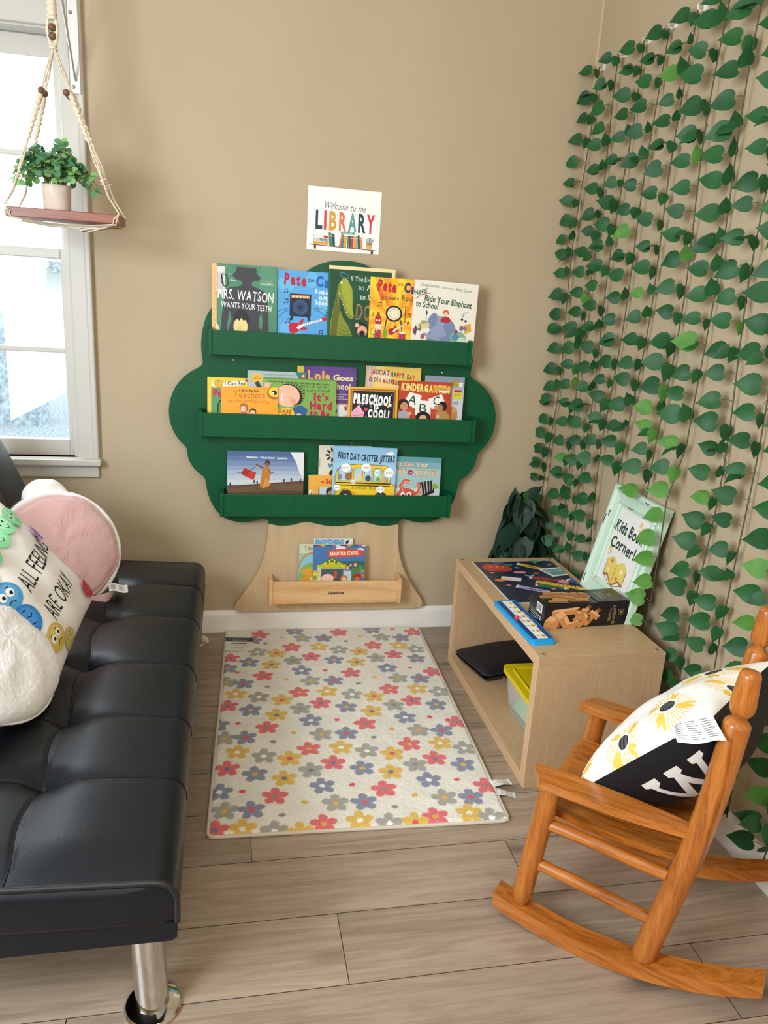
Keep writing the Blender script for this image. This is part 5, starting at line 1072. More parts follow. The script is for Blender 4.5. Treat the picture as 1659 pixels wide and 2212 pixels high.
def A_elephant(a, H):
    a.r(0, 0, 100, H, '#e9e4d4'); a.t('Doug Johnson', 9, 8.5, 4.6, '#2e3f58', w=29, rot=2.5); a.t('• illustrated by', 41, 10, 3, '#4a5a70', w=20, rot=2.5); a.t('Abby Carter', 64, 11.8, 4.4, '#2e3f58', w=26, rot=2.5)
    a.t('Never', 2, 23, 8, '#2c5c4c', w=21, rot=-18, bold=.02); a.l([(3, 28), (12, 21), (26, 18)], 1, '#a8283c'); a.t('Ride Your Elephant', 17, 29.5, 8.5, '#2c5440', w=75, rot=5, bold=.025); a.t('to School', 4, 38.5, 8.5, '#2c5440', w=35, rot=4, bold=.025)
    E1, E2 = '#8e9cb8', '#7786a6'
    a.e(48, 84, 24, 16, E2, 8); a.e(44, 66, 17, 16, E1); a.e(60, 68, 9, 13, E2, -20); a.e(32, 58, 7, 12, E2, 20); a.p([(36, 72), (46, 74), (40, 86), (26, 84), (18, 78), (20, 76), (30, 79)], E1); a.r(36, 84, 46, 102, E1); a.r(56, 84, 66, 102, E2); a.l([(38, 64), (41, 63)], .9, '#39425a'); a.l([(48, 66), (51, 65)], .9, '#39425a')
    a.e(52, 45, 5, 4.4, '#c8643c'); a.e(52, 47, 3.4, 3, '#ecc4a4'); a.p([(44, 55), (50, 50), (57, 51), (62, 57), (54, 60), (45, 59)], '#b02c3c'); a.l([(21, 42), (22, 58), (24, 62)], .9, '#2c2c38'); a.e(22, 47, 1.2, 3, '#3a3a48')
    a.e(18, 66, 10, 5, '#d9c49a', -10); a.e(18, 61, 4, 3, '#a8a06a'); a.p([(2, 76), (6, 66), (9, 70), (7, 82)], '#5a3a5a'); a.e(4, 73, 2, 2.2, '#c8503c'); a.p([(8, 72), (13, 70), (12, 62), (15, 68), (14, 75)], '#3c7a54'); a.e(18, 82, 3.4, 4, '#b0526a')
    a.e(74, 82, 13, 11, '#7fb08a', 10); a.e(70, 80, 6, 5, '#5c86a8'); a.e(80, 85, 7, 6, '#c6d8c2'); a.p([(80, 62), (92, 58), (94, 70), (84, 74)], '#e0a23a'); a.e(78, 66, 3, 4, '#8a5a7a'); a.e(84, 66, 3, 3.4, '#6a7ab0'); a.l([(78, 52), (80, 44), (86, 42)], .8, '#3a3a44'); a.e(78, 53, 2, 1.6, '#2c2c34'); a.e(84, 55, 2, 1.6, '#2c2c34'); a.e(70, 72, 3, 3, '#8f4a5a'); a.e(14, 92, 12, 3, '#b7aec4')
    for i in range(14): a.l([(4 + i * 6.6, 92 + 5 * math.sin(i * 2.3)), (7 + i * 6.6, 95 + 5 * math.sin(i * 1.7))], .7, '#4a4a54')
def A_firstread(a, H):
    a.r(0, 0, 100, H, '#e8c63a'); a.r(2, 2, 98, H, '#ecca3e'); a.p([(8, 9), (16, 12), (60, 8), (97, 4), (97, 13), (60, 17), (18, 21), (9, 17), (12, 13)], '#f0ece0'); a.e(24, 14, 9, 7.5, '#e3c040'); a.ring(24, 14, 9, 7.5, .9, '#4a4a3c'); a.t('My', 21, 13, 3.4, '#4a4020'); a.t('First', 19.5, 17.5, 3.4, '#4a4020')
    a.t('I Can Read!', 37, 16.5, 7.5, '#2a3240', w=52, rot=-3, bold=.02); a.r(8, 22, 96, H, '#8f8f7c'); a.r(10, 24, 96, H, '#5a9a66'); a.t('Pete', 12, 41, 15, '#c02c46', w=36, bold=.05); a.t('the Cat', 52, 40, 12, '#2c5aa0', w=40, bold=.04)
    a.l([(22, 76), (23, 58), (27, 50), (34, 50), (35, 55)], 2.4, '#17201c'); a.p([(20, 78), (40, 76), (42, 96), (20, 96)], '#8fb4d0'); a.r(80, 2, 97, 8, '#c43a3a'); a.r(80, 8, 97, 18, '#ead632')
def A_jitters(a, H):
    a.r(0, 0, 100, H, '#a9b9bc'); a.e(16, 12, 9, 8, '#e8b83c')
    for i in range(14): a.l([(16, 12), (16 + 12 * math.cos(i * .45), 12 + 10.5 * math.sin(i * .45))], 1.2, '#e8b83c')
    a.t('out of', 12, 10, 2.2, '#5a4a20'); a.t('this world', 10, 14, 2.2, '#5a4a20'); a.t('COPING WITH THE JITTERY GRASSHOPPER', 27, 7, 2.4, '#6f7f84', w=54); a.p([(80, 0), (100, 0), (100, 14), (88, 14)], '#2f7f74'); a.e(94, 7, 3.4, 4, '#c8503c'); a.e(94, 6, 1.6, 2, '#f0e4d8'); a.p([(12, 20), (18, 17), (34, 44), (26, 48)], '#3c3836'); a.r(0, 40, 100, H, '#c7b08a')
def A_teachers(a, H):
    a.r(0, 0, 100, H, '#eda132'); a.t('A Lift-the-Flap Book', 31, 8, 3.2, '#2f2416', w=37, bold=.04); a.t('Teachers', 22, 18.5, 10, '#b7502a', w=55, rot=1, jit=.15); a.t('Are for Reading Stories', 13, 27, 5.4, '#c0602c', w=73, jit=.2, arc=1.5)
    a.e(94, 10, 13, 11, '#a8682c'); a.e(95, 8, 11, 9, '#f2ca48'); a.e(94, 9, 5, 4, '#23201e', 30); a.e(92, 9.5, 2, 1.8, '#f2ece0')
    a.e(40, 37, 7.5, 8.5, '#a8623c'); a.e(39, 39, 5, 5.5, '#f0c4a4'); a.p([(30, 50), (36, 44), (43, 44), (48, 52), (48, H), (30, H)], '#d0527c'); a.p([(25, 46), (30, 46), (33, 60), (25, 60)], '#b02c34'); a.e(56, 43, 6, 5.5, '#6a2f26'); a.e(55.5, 45, 4.4, 4, '#f0c4a4'); a.p([(50, 50), (62, 50), (64, H), (50, H)], '#c05a52'); a.p([(46, 52), (58, 49), (60, 56), (48, 58)], '#dcebe0'); a.e(18, 55, 6, 3, '#6a4a30'); a.e(74, 56, 6, 3, '#6a4a30')
    a.l([(34, 38), (36, 39)], .6, '#3a2620'); a.l([(41, 38), (43, 39)], .6, '#3a2620')
def A_five(a, H):
    a.r(0, 0, 100, H, '#7aa650'); a.r(0, 0, 100, 1.6, '#5f8a44'); a.t('FROM THE #1 NEW YORK TIMES BEST-SELLING TEAM!', 7, 6, 1.9, '#26381e', w=83, rot=1.4, bold=.03); a.t('Jamie Lee Curtis', 49, 11.5, 4.4, '#22352a', w=37, rot=1, jit=.2); a.t('& Laura Cornell', 54, 17, 4.4, '#22352a', w=37, rot=1, jit=.2)
    a.t("It's", 69, 29, 9.5, '#b01f46', w=21, rot=2, jit=.2, bold=.06); a.t('Hard', 64, 40.5, 10, '#b01f46', w=31, rot=1, jit=.3, bold=.06); a.t('to Be', 64, 51, 8.5, '#b01f46', w=28, rot=0, jit=.3, bold=.06); a.t('Five', 66, 63, 10, '#b01f46', w=27, jit=.3, bold=.06)
    a.e(37, 22, 18, 13, '#26201e', 30); a.e(33, 24, 17, 15, '#eab59a', 10); a.e(22, 18, 5, 4, '#eab59a')
    for i in range(14):
        t = R(-100 + i * 13); a.l([(37 + 14 * math.cos(t), 23 + 13 * math.sin(t)), (38 + 19 * math.cos(t), 22 + 17 * math.sin(t))], 1.3, '#26201e')
    a.l([(27, 20), (25, 25), (26, 31)], 1.6, '#f4f0e8'); a.e(41, 31, 4, 3.4, '#e29a84'); a.l([(36, 26), (39, 27)], .6, '#9a5a44')
    a.p([(20, 42), (38, 40), (46, 48), (48, H), (18, H)], '#e8c234'); a.t('DARE', 22, 47.5, 4.6, '#b8342c', w=17, jit=.3, bold=.04); a.t('ME 5', 26, 53, 4.6, '#b8342c', w=12, jit=.3, bold=.04); a.p([(40, 40), (52, 36), (61, 42), (58, 52), (50, 58), (44, 50)], '#2f5a90'); a.e(49, 50, 4, 2.6, '#eab59a')
    for k in range(4): a.l([(5, 11), (1.5 + k * 3, 6 + abs(k - 1.5))], 1.5, '#eab59a')
    a.e(5, 11, 3.6, 2.4, '#eab59a')
def A_lola(a, H):
    a.r(0, 0, 100, H, '#5a3c80'); a.e(60, 20, 40, 30, '#62438a'); a.r(0, 0, 10, 70, '#dcb43c'); a.p([(10, i * 3.0) if i % 2 else (12, i * 3.0) for i in range(24)] + [(9, 69), (9, 0)], '#dcb43c'); a.t('Lola', 17, 23, 15, '#e0b05a', w=39, rot=2, jit=.3, bold=.05); a.t('Goes to', 60, 22, 9, '#ead9a0', w=54, rot=2, bold=.03); a.t('School', 54, 36, 10, '#ead9a0', w=36, rot=4, jit=.25, bold=.03); a.t('Anna McQuinn', 66, 47, 2.6, '#e6dcc6', w=20); a.t('Illustrated by', 66, 51, 2.2, '#e6dcc6', w=14); a.t('Rosalind Beardshaw', 64, 55, 2.6, '#e6dcc6', w=26)
    a.r(0, 62, 100, H, '#dcd8d8'); a.r(0, 60, 100, 63, '#8a5a50')
    for x, y, c in ((66, 75, '#3f7a9a'), (83, 70, '#b04a4a'), (83, 86, '#d99a5a'), (60, 90, '#5a8a5a')):
        a.e(x, y, 2.4, 3, c)
        for k in range(4): a.l([(x, y), (x - 3.6 + k * 2.4, y - 5)], 1.1, c)
def A_preschool(a, H):
    a.r(0, 0, 100, H, '#eab42c'); a.r(4, 3.5, 96, H - 4, '#8f5a30'); a.r(6.5, 6, 93.5, H - 7, '#c88a54'); a.r(8, 8, 92, H - 9, '#1d1d22'); a.t('PRESCHOOL', 10, 31, 17, '#f3f1ee', w=78, rot=3, jit=.2, bold=.07); a.t('IS', 52, 42, 9.5, '#f3f1ee', w=10, rot=3, jit=.2, bold=.06); a.t('COOL!', 40, 60, 15.5, '#f3f1ee', w=44, rot=2, jit=.25, bold=.07)
    a.heart(36, 44, 4, '#d8484c'); a.star(81, 37, 4.5, '#e8ce54', 5, .3); a.p([(5, 52), (22, 34), (27, 44), (33, 50), (30, 62), (8, 62)], '#e8a6bc'); a.p([(22, 34), (27, 44), (24, 48)], '#f2c4d0'); a.l([(8, 56), (18, 58), (30, 53)], .8, '#a85a76'); a.e(58, 68, 7, 6, '#e0b08a'); a.e(58, 64, 7, 3, '#5a3a2a')
    for x, y in ((14, 30), (28, 36), (46, 38), (70, 34), (88, 14), (44, 34), (36, 58), (84, 48)): a.star(x, y, 1.6, '#c9c7d0')
def A_alicia(a, H):
    a.r(0, 0, 100, H, '#eccf82'); a.e(80, 10, 50, 26, '#ebc25c'); a.r(0, 0, 14, H, '#dcb9a0')
    for i in range(7): a.l([(2 + i * 2.4, 0), (1 + i * 2.4, 46)], .9, ['#c88a7a', '#9fb6c6', '#e0cbb0'][i % 3])
    a.e(30, 18, 16, 10, '#f0dcb4'); C = ['#b8283a', '#28488a', '#2f7a4a', '#b8283a', '#d06a2a', '#28488a', '#7a2c6a']
    a.t("ALICIA'S", 11, 13.5, 8, C, w=31, rot=3, jit=.3, bold=.05); a.t('HAPPY', 44, 17, 8, C[1:], w=26, rot=4, jit=.3, bold=.05); a.t('DAY', 74, 20.5, 8, C[2:], w=15, rot=5, jit=.3, bold=.05); a.t('EL DÍA', 6, 27, 7, C, w=22, rot=2, jit=.3, bold=.05); a.t('MÁS FELIZ', 31, 29, 7, C[3:], w=31, rot=4, jit=.3, bold=.05); a.t('DE ALICIA', 64, 33, 7, C[2:], w=30, rot=4, jit=.3, bold=.05); a.e(45, 46, 9, 7, '#c07a3a'); a.e(45, 50, 6, 6, '#a8683c')
def A_kinder(a, H):
    a.r(0, 0, 100, H, '#b8402c'); a.e(50, 40, 45, 24, '#c24a32'); a.t('KINDERGARTEN', 4, 16.5, 12, '#ecd878', w=92, rot=2, jit=.15, bold=.07); a.p([(64, 6), (99, 9), (97, 20), (66, 16)], '#e6a83a'); a.t('Weekly Reader', 68, 13, 3, '#4a2c1a', w=24, rot=5); a.r(76, 15, 96, 19, '#e6e2da')
    a.p([(20, 20), (44, 26), (36, 52), (10, 40)], '#eeece6'); a.p([(34, 34), (62, 36), (62, 64), (32, 62)], '#eeece6'); a.p([(56, 32), (82, 22), (92, 44), (64, 50)], '#eeece6'); a.t('A', 17, 40, 16, '#22222a', w=16, rot=14, bold=.0); a.t('B', 40, 56, 15, '#2c4a40', w=14, rot=2, bold=.0); a.t('C', 68, 44, 15, '#22222a', w=14, rot=-14, bold=.0)
    a.e(9, 44, 11, 11, '#1f1a1a'); a.e(11, 47, 7.5, 8, '#c88a62'); a.p([(0, 58), (12, 54), (22, 58), (22, 76), (0, 76)], '#a8a4a8'); a.e(48, 66, 14, 11, '#221a18'); a.e(48, 69, 7.5, 7.5, '#dba882'); a.l([(45, 72), (48, 74), (52, 72)], 1, '#8a2c2c'); a.p([(28, 70), (40, 76), (56, 76), (76, 66), (80, 72), (66, 84), (30, 84), (18, 74)], '#2f6a50'); a.e(84, 46, 9, 11, '#1f1a1a', 20); a.e(80, 48, 6, 7, '#b87a52'); a.p([(72, 56), (90, 52), (99, 62), (99, 84), (74, 84)], '#b08a50'); a.e(72, 47, 3, 5, '#c88a62')
    a.p([(0, 72), (26, 76), (24, 84), (0, 84)], '#8a3030'); a.e(22, 60, 4, 3.4, '#dba882'); a.e(76, 64, 4, 3.4, '#dba882')
def A_grey(a, H):
    a.r(0, 0, 100, H, '#c9ccd4'); a.r(0, 0, 100, 14, '#8c97a8'); a.r(0, 14, 100, 30, '#a8b0be'); a.r(0, 30, 100, 55, '#bcc2cc'); a.e(77, 16, 9, 9, '#c2a23c'); a.ring(77, 16, 9, 9, .9, '#6a5a24'); a.t('My', 73.5, 15, 4, '#4a4020'); a.t('First', 71.5, 20, 4, '#4a4020'); a.p([(86, 12), (98, 14), (94, 18), (97, 24), (86, 22)], '#e6e4e0'); a.r(75, 31, 95, 37, '#b43038'); a.r(74, 37, 95, 53, '#d8cc30'); a.t('$3.99', 78, 45, 4, '#3a3a1a'); a.t('School', 48, 66, 10, '#33353c', w=38, rot=2); a.e(72, 88, 16, 18, '#c89a62'); a.e(66, 84, 8, 12, '#b4844e', 20); a.e(80, 96, 8, 12, '#b4844e')
def A_flag(a, H):
    sky = ['#4f6690', '#5f769e', '#7489ac', '#8a9cb8', '#a2b0c4', '#b6c0cc', '#c8cdd2']
    for i, c in enumerate(sky): a.r(0, i * 6.3, 100, (i + 1) * 6.3 + .5, c)
    a.p([(0, 46), (50, 42), (100, 38), (100, H), (0, H)], '#5e4836'); a.p([(0, 50), (50, 45), (100, 42), (100, H), (0, H)], '#6a523c'); a.p([(0, 56), (60, 52), (100, 52), (100, H), (0, H)], '#58432f')
    a.t('Maya Ajmera  |  Victoria Dunning    Cynthia Pon', 25, 8.6, 2.4, '#eef0f2', w=53, rot=1, bold=.03); a.p([(82, 0), (100, 0), (100, 36), (94, 26), (90, 14)], '#dfe0e2'); a.p([(22, 22), (38, 28), (34, 38), (18, 30)], '#c03428'); a.p([(22, 22), (28, 24), (25, 34), (18, 30)], '#a82c24'); a.l([(8, 27), (24, 29), (36, 20)], .6, '#2a2626')
    a.e(52, 15, 3.4, 3.8, '#3a2a24'); a.e(51.5, 17, 2.6, 2.8, '#8a5a3c'); a.p([(46, 20), (54, 20), (56, 32), (54, 42), (58, 46), (42, 49), (44, 36)], '#b87836'); a.l([(47, 22), (41, 19), (37, 17)], 2, '#7a4c32'); a.l([(54, 23), (57, 29), (60, 27)], 1.8, '#7a4c32'); a.l([(55, 45), (60, 50), (63, 54)], 2.2, '#6a4030'); a.l([(45, 48), (38, 50), (36, 55)], 2, '#6a4030'); a.p([(50, 34), (57, 44), (46, 49)], '#cf9248')
    for x, y in ((4, 44), (35, 40), (39, 41), (74, 38), (84, 37), (96, 38)): a.e(x, y, .9, 2.6, '#26221f')
def A_we(a, H):
    a.r(0, 0, 100, H, '#dcd2c0'); a.t('WELCOME', 17, 42, 8.5, '#2f7f94', w=60, bold=.05)
    for i in range(9): a.e(26 + 10 * math.cos(i * .7 + .3), 17 + 10 * math.sin(i * .7 + .3), 4.2, 2, '#38322c', i * 40 + 17)
    a.e(26, 17, 6.5, 6.5, '#cfc4b0'); a.ring(26, 17, 6.5, 6.5, .8, '#5a5044'); a.e(32, 52, 12, 9, '#3a2a24'); a.e(32, 57, 8, 8, '#c89a78'); a.p([(1, 26), (3, 22), (3, 40), (1, 38)], '#b8ac96')
def A_busbook(a, H):
    a.p([(4, 28), (10, 22), (14, 8), (20, 3), (34, 0), (100, 0), (100, H), (0, H), (0, 30)], '#e6a640'); a.r(0, 30, 8, H, '#cfd8de'); a.t('School Bus', 34, 17, 9, '#b8402c', w=55, bold=.05); a.e(28, 14, 3, 2.6, '#c8503c'); a.r(20, 24, 56, 44, '#b8cad6'); a.e(44, 33, 9, 9, '#3a2420'); a.e(45, 37, 6, 6, '#c08a68'); a.r(38, 41, 52, 44, '#b04a6a'); a.r(60, 24, 96, 44, '#b8cad6'); a.l([(22, 48), (96, 48)], 2, '#e0c890'); a.r(46, 53, 100, 55, '#3a322a'); a.r(46, 57, 100, 59, '#3a322a'); a.e(28, 52, 5, 4.4, '#e8b85a'); a.ring(28, 52, 5, 4.4, 1, '#b8803a')
    a.r(20, 24, 22, 44, '#3a4450'); a.l([(6, 34), (6, 50)], 2, '#5a6a7a')
def A_critter(a, H):
    a.r(0, 0, 100, H, '#8fbede'); a.e(50, 46, 70, 26, '#9cc8e4'); a.t('FIRST DAY CRITTER JITTERS', 7, 20, 9.5, '#1c1c1e', w=90, rot=2, bold=.04, jit=.1, arc=-1.5); a.e(89, 9, 6, 2.4, '#eef0f0'); a.e(91, 7.5, 3.4, 2, '#eef0f0'); Y = '#ecc72e'
    a.p([(5, H), (4, 48), (7, 36), (16, 30), (40, 27), (84, 28), (90, 34), (92, 56), (99, 60), (100, H)], Y); a.l([(5, 72), (4, 48), (7, 36), (16, 30), (40, 27), (84, 28), (90, 34), (92, 56), (99, 60)], .8, '#3a3420')
    for x0, x1 in ((9, 30), (33, 47), (50, 62), (64, 77), (80, 88)): a.p([(x0, 54), (x0, 36), (x0 + 2, 33.5), (x1 - 1, 32.5), (x1, 35), (x1, 54)], '#a9d0e4'); a.l([(x0, 54), (x0, 36), (x0 + 2, 33.5), (x1 - 1, 32.5), (x1, 35), (x1, 54)], .7, '#5a5230', True)
    a.e(25, 47, 5.5, 6, '#9a6a3a'); a.e(21.5, 41.5, 1.8, 1.8, '#9a6a3a'); a.e(28.5, 41.5, 1.8, 1.8, '#9a6a3a'); a.e(11, 48, 3.5, 5, '#7a8a94'); a.e(40, 48, 5, 5.5, '#e0cda6'); a.e(37, 42, 1.4, 3.4, '#e0cda6'); a.e(43, 42, 1.4, 3.4, '#e0cda6'); a.e(56, 49, 4.5, 4.6, '#4a4a58'); a.e(72, 50, 3.4, 3.4, '#7aa83c'); a.e(84, 50, 3, 5, '#b8a48a')
    a.r(6, 56, 92, 58, '#2a2620'); a.r(6, 60, 92, 61.6, '#2a2620'); a.t('SCHOOL  BUS', 31, 66.5, 4, '#6a5a20', w=38); a.e(22, 79, 11, 11, '#3a3a3e'); a.e(22, 79, 4, 4, '#c6c8ca'); a.e(78, 81, 11, 11, '#3a3a3e'); a.e(78, 81, 4, 4, '#c6c8ca'); a.l([(3, 76), (10, 70), (22, 66), (34, 72), (38, 80)], 1, '#7a6a20'); a.r(2, 78, 100, 80, '#2f2a22')
    for x, y, rx, ry, s in ((20, 33, 7.5, 6.5, 'yikes'), (52, 32, 7.5, 6.5, 'sigh'), (89, 39, 7.5, 8, 'gulp'), (33, 55, 3.4, 3, 'ugh'), (8, 65, 5.5, 4.4, 'gasp'), (77, 66, 6.5, 5.4, 'uh oh')): a.e(x, y, rx, ry, '#f4f4f2'); a.p([(x - 1.5, y + ry * .8), (x + 1.5, y + ry * .8), (x + 2.4, y + ry * 1.5)], '#f4f4f2'); a.t(s, x, y + 1.2, 3 if rx > 5 else 1.8, '#4a4a50', w=rx * 1.3, al='c')
    a.e(70, 40, 4, 5, '#f4f2ee'); a.l([(68, 38), (71, 42), (73, 38)], .8, '#4a4a4a')
def A_octopus(a, H):
    a.r(0, 0, 100, H, '#9fc4c4'); a.r(0, 0, 100, 8, '#5f9aa2'); a.r(0, 8, 100, 18, '#7fb0b4'); a.r(0, 50, 100, H, '#c6d6ce'); a.t('How to Get Your', 5, 14.5, 8, '#c8743a', w=74, rot=1, jit=.3, bold=.05); a.t('How to Get Your', 5.3, 14.2, 7.2, '#efe6d2', w=73, rot=1, jit=.3, bold=.0); a.t('OCTOPUS', 2, 28.5, 9.5, '#c8743a', w=42, rot=1, jit=.2, bold=.05); a.t('OCTOPUS', 2.3, 28.2, 8.4, '#efe0c2', w=41, rot=1, jit=.2); a.e(50, 24.5, 4.5, 4, '#a8305a'); a.t('to', 47.5, 26.5, 4.4, '#f0e0d6'); a.t('SCHOOL', 57, 29.5, 9, '#c8743a', w=36, rot=1, jit=.2, bold=.05); a.t('SCHOOL', 57.3, 29.2, 8, '#efe0c2', w=35, rot=1, jit=.2)
    O = '#d8553e'; a.e(46, 66, 18, 16, O); a.e(40, 82, 26, 12, '#cc4a38')
    for pts in ([(32, 70), (20, 64), (18, 50), (24, 44), (28, 50)], [(40, 58), (36, 46), (42, 38), (50, 40)], [(58, 62), (66, 56), (68, 46), (62, 42)], [(62, 70), (78, 66), (84, 52), (78, 44)], [(30, 78), (14, 78), (8, 66)], [(64, 76), (84, 78), (92, 66)]): a.l(pts, 6.5, O); a.l([(x + 1, y + 1) for x, y in pts], 1.4, '#f0b8a2')
    a.e(40, 61, 4, 4.6, '#f4f0ea'); a.e(50, 60, 4, 4.6, '#f4f0ea'); a.e(41, 62, 1.8, 2.2, '#2a2024'); a.e(50, 61, 1.8, 2.2, '#2a2024'); a.p([(66, 40), (88, 36), (92, 56), (72, 64)], '#26242a')
    for i in range(5): a.l([(68 + i * 5, 40 - i), (72 + i * 4, 60 - i * 2)], 1, '#e6e2da')
    a.p([(60, 70), (84, 66), (86, 78), (62, 80)], '#3f7fb0'); a.p([(16, 52), (24, 46), (28, 56), (20, 60)], '#e6c04a'); a.e(8, 62, 4, 5, '#e9c24c'); a.e(92, 46, 5, 4, '#8aa83c')
def A_bears(a, H):
    a.r(0, 0, 100, H, '#9fc0a8'); a.r(0, 0, 100, 18, '#c9d2b4'); a.t('The Berenstain', 8, 12, 7.5, '#a83c3c', w=88, rot=-1); a.e(24, 58, 27, 42, '#b88a5a', n=30); a.e(24, 58, 24, 39, '#8fc4d2', n=30); a.e(24, 62, 23, 26, '#8ab05a'); a.e(20, 54, 16, 7, '#e0a23a'); a.p([(4, 66), (20, 60), (38, 60), (46, 76), (40, 84), (8, 84)], '#dca238'); a.e(14, 82, 7, 7, '#c8843a'); a.e(36, 84, 7, 7, '#c8843a'); a.e(26, 70, 5, 6, '#f0cc72'); a.t('GO', 40, 42, 20, '#2f5a90', w=40, bold=.08); a.p([(30, 86), (60, 80), (60, 102), (30, 102)], '#c8743a'); a.r(0, 94, 100, H, '#c9b48a')
def A_ready(a, H):
    a.r(0, 0, 100, H, '#dfe4e4'); a.r(0, 16, 100, 20, '#3a6a8a'); a.t('READY·TO·READ', 3, 15, 11, '#3f86b4', w=74, bold=.09); a.t('READY·TO·READ', 3.4, 14.6, 10, '#74b2d6', w=73, bold=.02); a.e(85, 10, 3.5, 5, '#26262a', 20); a.e(88, 6, 2, 2, '#26262a'); a.e(94, 12, 3, 2.4, '#e8d6ce'); a.l([(79, 2), (79, 16)], .8, '#b8bcbc')
def A_school(a, H):
    a.r(0, 0, 100, H, '#4a78b0')
    for i in range(14): a.r(i * 7.2, 0, i * 7.2 + 7.2, 2.6, ['#5a3a7a', '#b8342c', '#d9a83a', '#3f7a4a', '#2f5a90', '#c05a7a', '#e0d8ce'][i % 7])
    a.e(52, 6, 10, 4, '#e2e8ec'); a.e(90, 9, 7, 3, '#e2e8ec'); a.p([(28, 10), (60, 7), (94, 10), (97, 16), (94, 22), (62, 24), (30, 24), (26, 17)], '#d9502e'); a.t('READY FOR SCHOOL!', 32, 20, 6.5, '#f6f2ec', w=56, rot=-1, bold=.05, jit=.1)
    a.r(52, 32, 100, 48, '#2f6a6a'); a.p([(8, 40), (36, 24), (64, 40)], '#3f7f3a'); a.p([(14, 38.5), (36, 27), (58, 38.5)], '#e0c83a'); a.e(28, 34, 3, 2.6, '#4a7a34'); a.e(36, 32, 3.4, 3, '#4a7a34'); a.e(44, 34, 3, 2.6, '#4a7a34'); a.r(8, 39, 66, 46, '#c8cc3a'); a.t('SCHOOL', 16, 44.6, 4, '#7a8a2a', w=40); a.r(12, 46, 62, 72, '#8fa0a0'); a.r(16, 48, 58, 72, '#4a5a60'); a.r(8, 46, 15, 72, '#d8c8b4'); a.r(40, 52, 46, 66, '#c8583a'); a.r(0, 50, 12, 72, '#c9b85a')
    for x, y, c in ((6, 58, '#d8cc6a'), (10, 66, '#e0d8a0'), (92, 44, '#5a8a3a'), (96, 52, '#7aa04a'), (97, 62, '#c87a3a'), (4, 64, '#8aa04a')): a.e(x, y, 5, 4, c)
    # plain family group standing before the school
    for x, y, hair, top in ((67, 44, '#5a2f22', '#bcd2de'), (82, 38, '#7a3f26', '#5a7a4a')): a.e(x, y, 4.6, 5.4, hair); a.e(x - .4, y + 1.4, 3.4, 4, '#e0a884'); a.p([(x - 7, y + 7), (x + 7, y + 7), (x + 8, 72), (x - 8, 72)], top)
    a.e(60, 66, 7, 6, '#d07a34'); a.e(60, 69, 5, 5, '#ecc0a0'); a.e(86, 64, 8, 7, '#a8342c'); a.e(86, 68, 6, 5, '#b87a56'); a.e(28, 66, 12, 9, '#f0c8b0'); a.e(72, 40, 2, 3, '#e0a884', 30)
book(1, 'library picture book with cream spine and dark grey silhouette, left end of top shelf', -.058, .214, 1.330, -.050, .010, '#4c8467', A_watson, True, '#dfb677')
book(1, 'sky blue picture book with red guitar, on top shelf between silhouette and dark green books', .158, .224, 1.3235, -.046, .004, '#56a2da', A_blue)
book(1, 'tall dark green picture book with cream edge and olive reptile on top shelf', .326, .227, 1.348, -.058, .010, '#174830', A_gator, True, '#2a5e44')
book(1, 'orange and yellow sunburst picture book with crayons on top shelf', .468, .209, 1.320, -.064, .004, '#f2b62a', A_crayon)
book(1, 'cream picture book with blue-grey elephant, right end of top shelf', .614, .229, 1.319, -.072, .005, '#e9e4d4', A_elephant, roll=1.2)
book(2, 'yellow bordered early reader book at the left end of middle shelf', -.073, .158, .961, -.046, .003, '#e8c63a', A_firstread)
book(2, 'grey-blue picture book with small yellow sun, on middle shelf behind the green book', .061, .202, .989, -.055, .004, '#a9b9bc', A_jitters)
book(2, 'orange lift-the-flap book in front on the middle shelf', -.026, .191, .935, -.074, .006, '#eda132', A_teachers, roll=-.8)
book(2, 'green picture book with red title on the middle shelf', .114, .252, .969, -.065, .007, '#7aa650', A_five, True)
book(2, 'purple picture book with gold title on the middle shelf', .233, .207, 1.012, -.046, .005, '#5a3c80', A_lola, roll=-.6)
book(2, 'black board book with yellow frame on the middle shelf', .409, .176, .949, -.072, .010, '#eab42c', A_preschool, corner=.009)
book(2, 'yellow and cream bilingual picture book standing behind on the middle shelf', .469, .200, 1.021, -.046, .004, '#eccf82', A_alicia, roll=.6)
book(2, 'red alphabet picture book with white letter cards on the middle shelf', .590, .192, .976, -.066, .005, '#b8402c', A_kinder)
book(2, 'pale grey early reader with red and yellow price sticker, right end of middle shelf', .682, .147, .996, -.056, .003, '#c9ccd4', A_grey, roll=1.0)
book(3, 'wide photo book with running child and red flag, left on lowest green shelf', -.006, .268, .708, -.055, .010, '#7489ac', A_flag, True)
book(3, 'cream picture book with teal title, standing behind the yellow bus book', .316, .194, .733, -.046, .005, '#dcd2c0', A_we)
book(3, 'small orange bus shaped board book on lowest green shelf', .281, .182, .627, -.056, .008, '#e6a640', A_busbook, corner=.012)
book(3, 'light blue picture book with big yellow school bus on lowest green shelf', .362, .231, .7345, -.068, .009, '#8fbede', A_critter, True, roll=1.2)
book(3, 'teal picture book with red octopus, right on lowest green shelf', .536, .232, .699, -.055, .004, '#9fc4c4', A_octopus, roll=.8)
book(4, 'pale green picture book with yellow car, left on pale wood shelf', .254, .197, .362, -.050, .003, '#9fc0a8', A_bears, roll=.6)
book(4, 'white topped reader with blue capital lettering, at the back of pale wood shelf', .310, .146, .382, -.044, .003, '#dfe4e4', A_ready)
book(4, 'blue picture book with red title banner, in front on pale wood shelf', .308, .194, .362, -.060, .004, '#4a78b0', A_school)

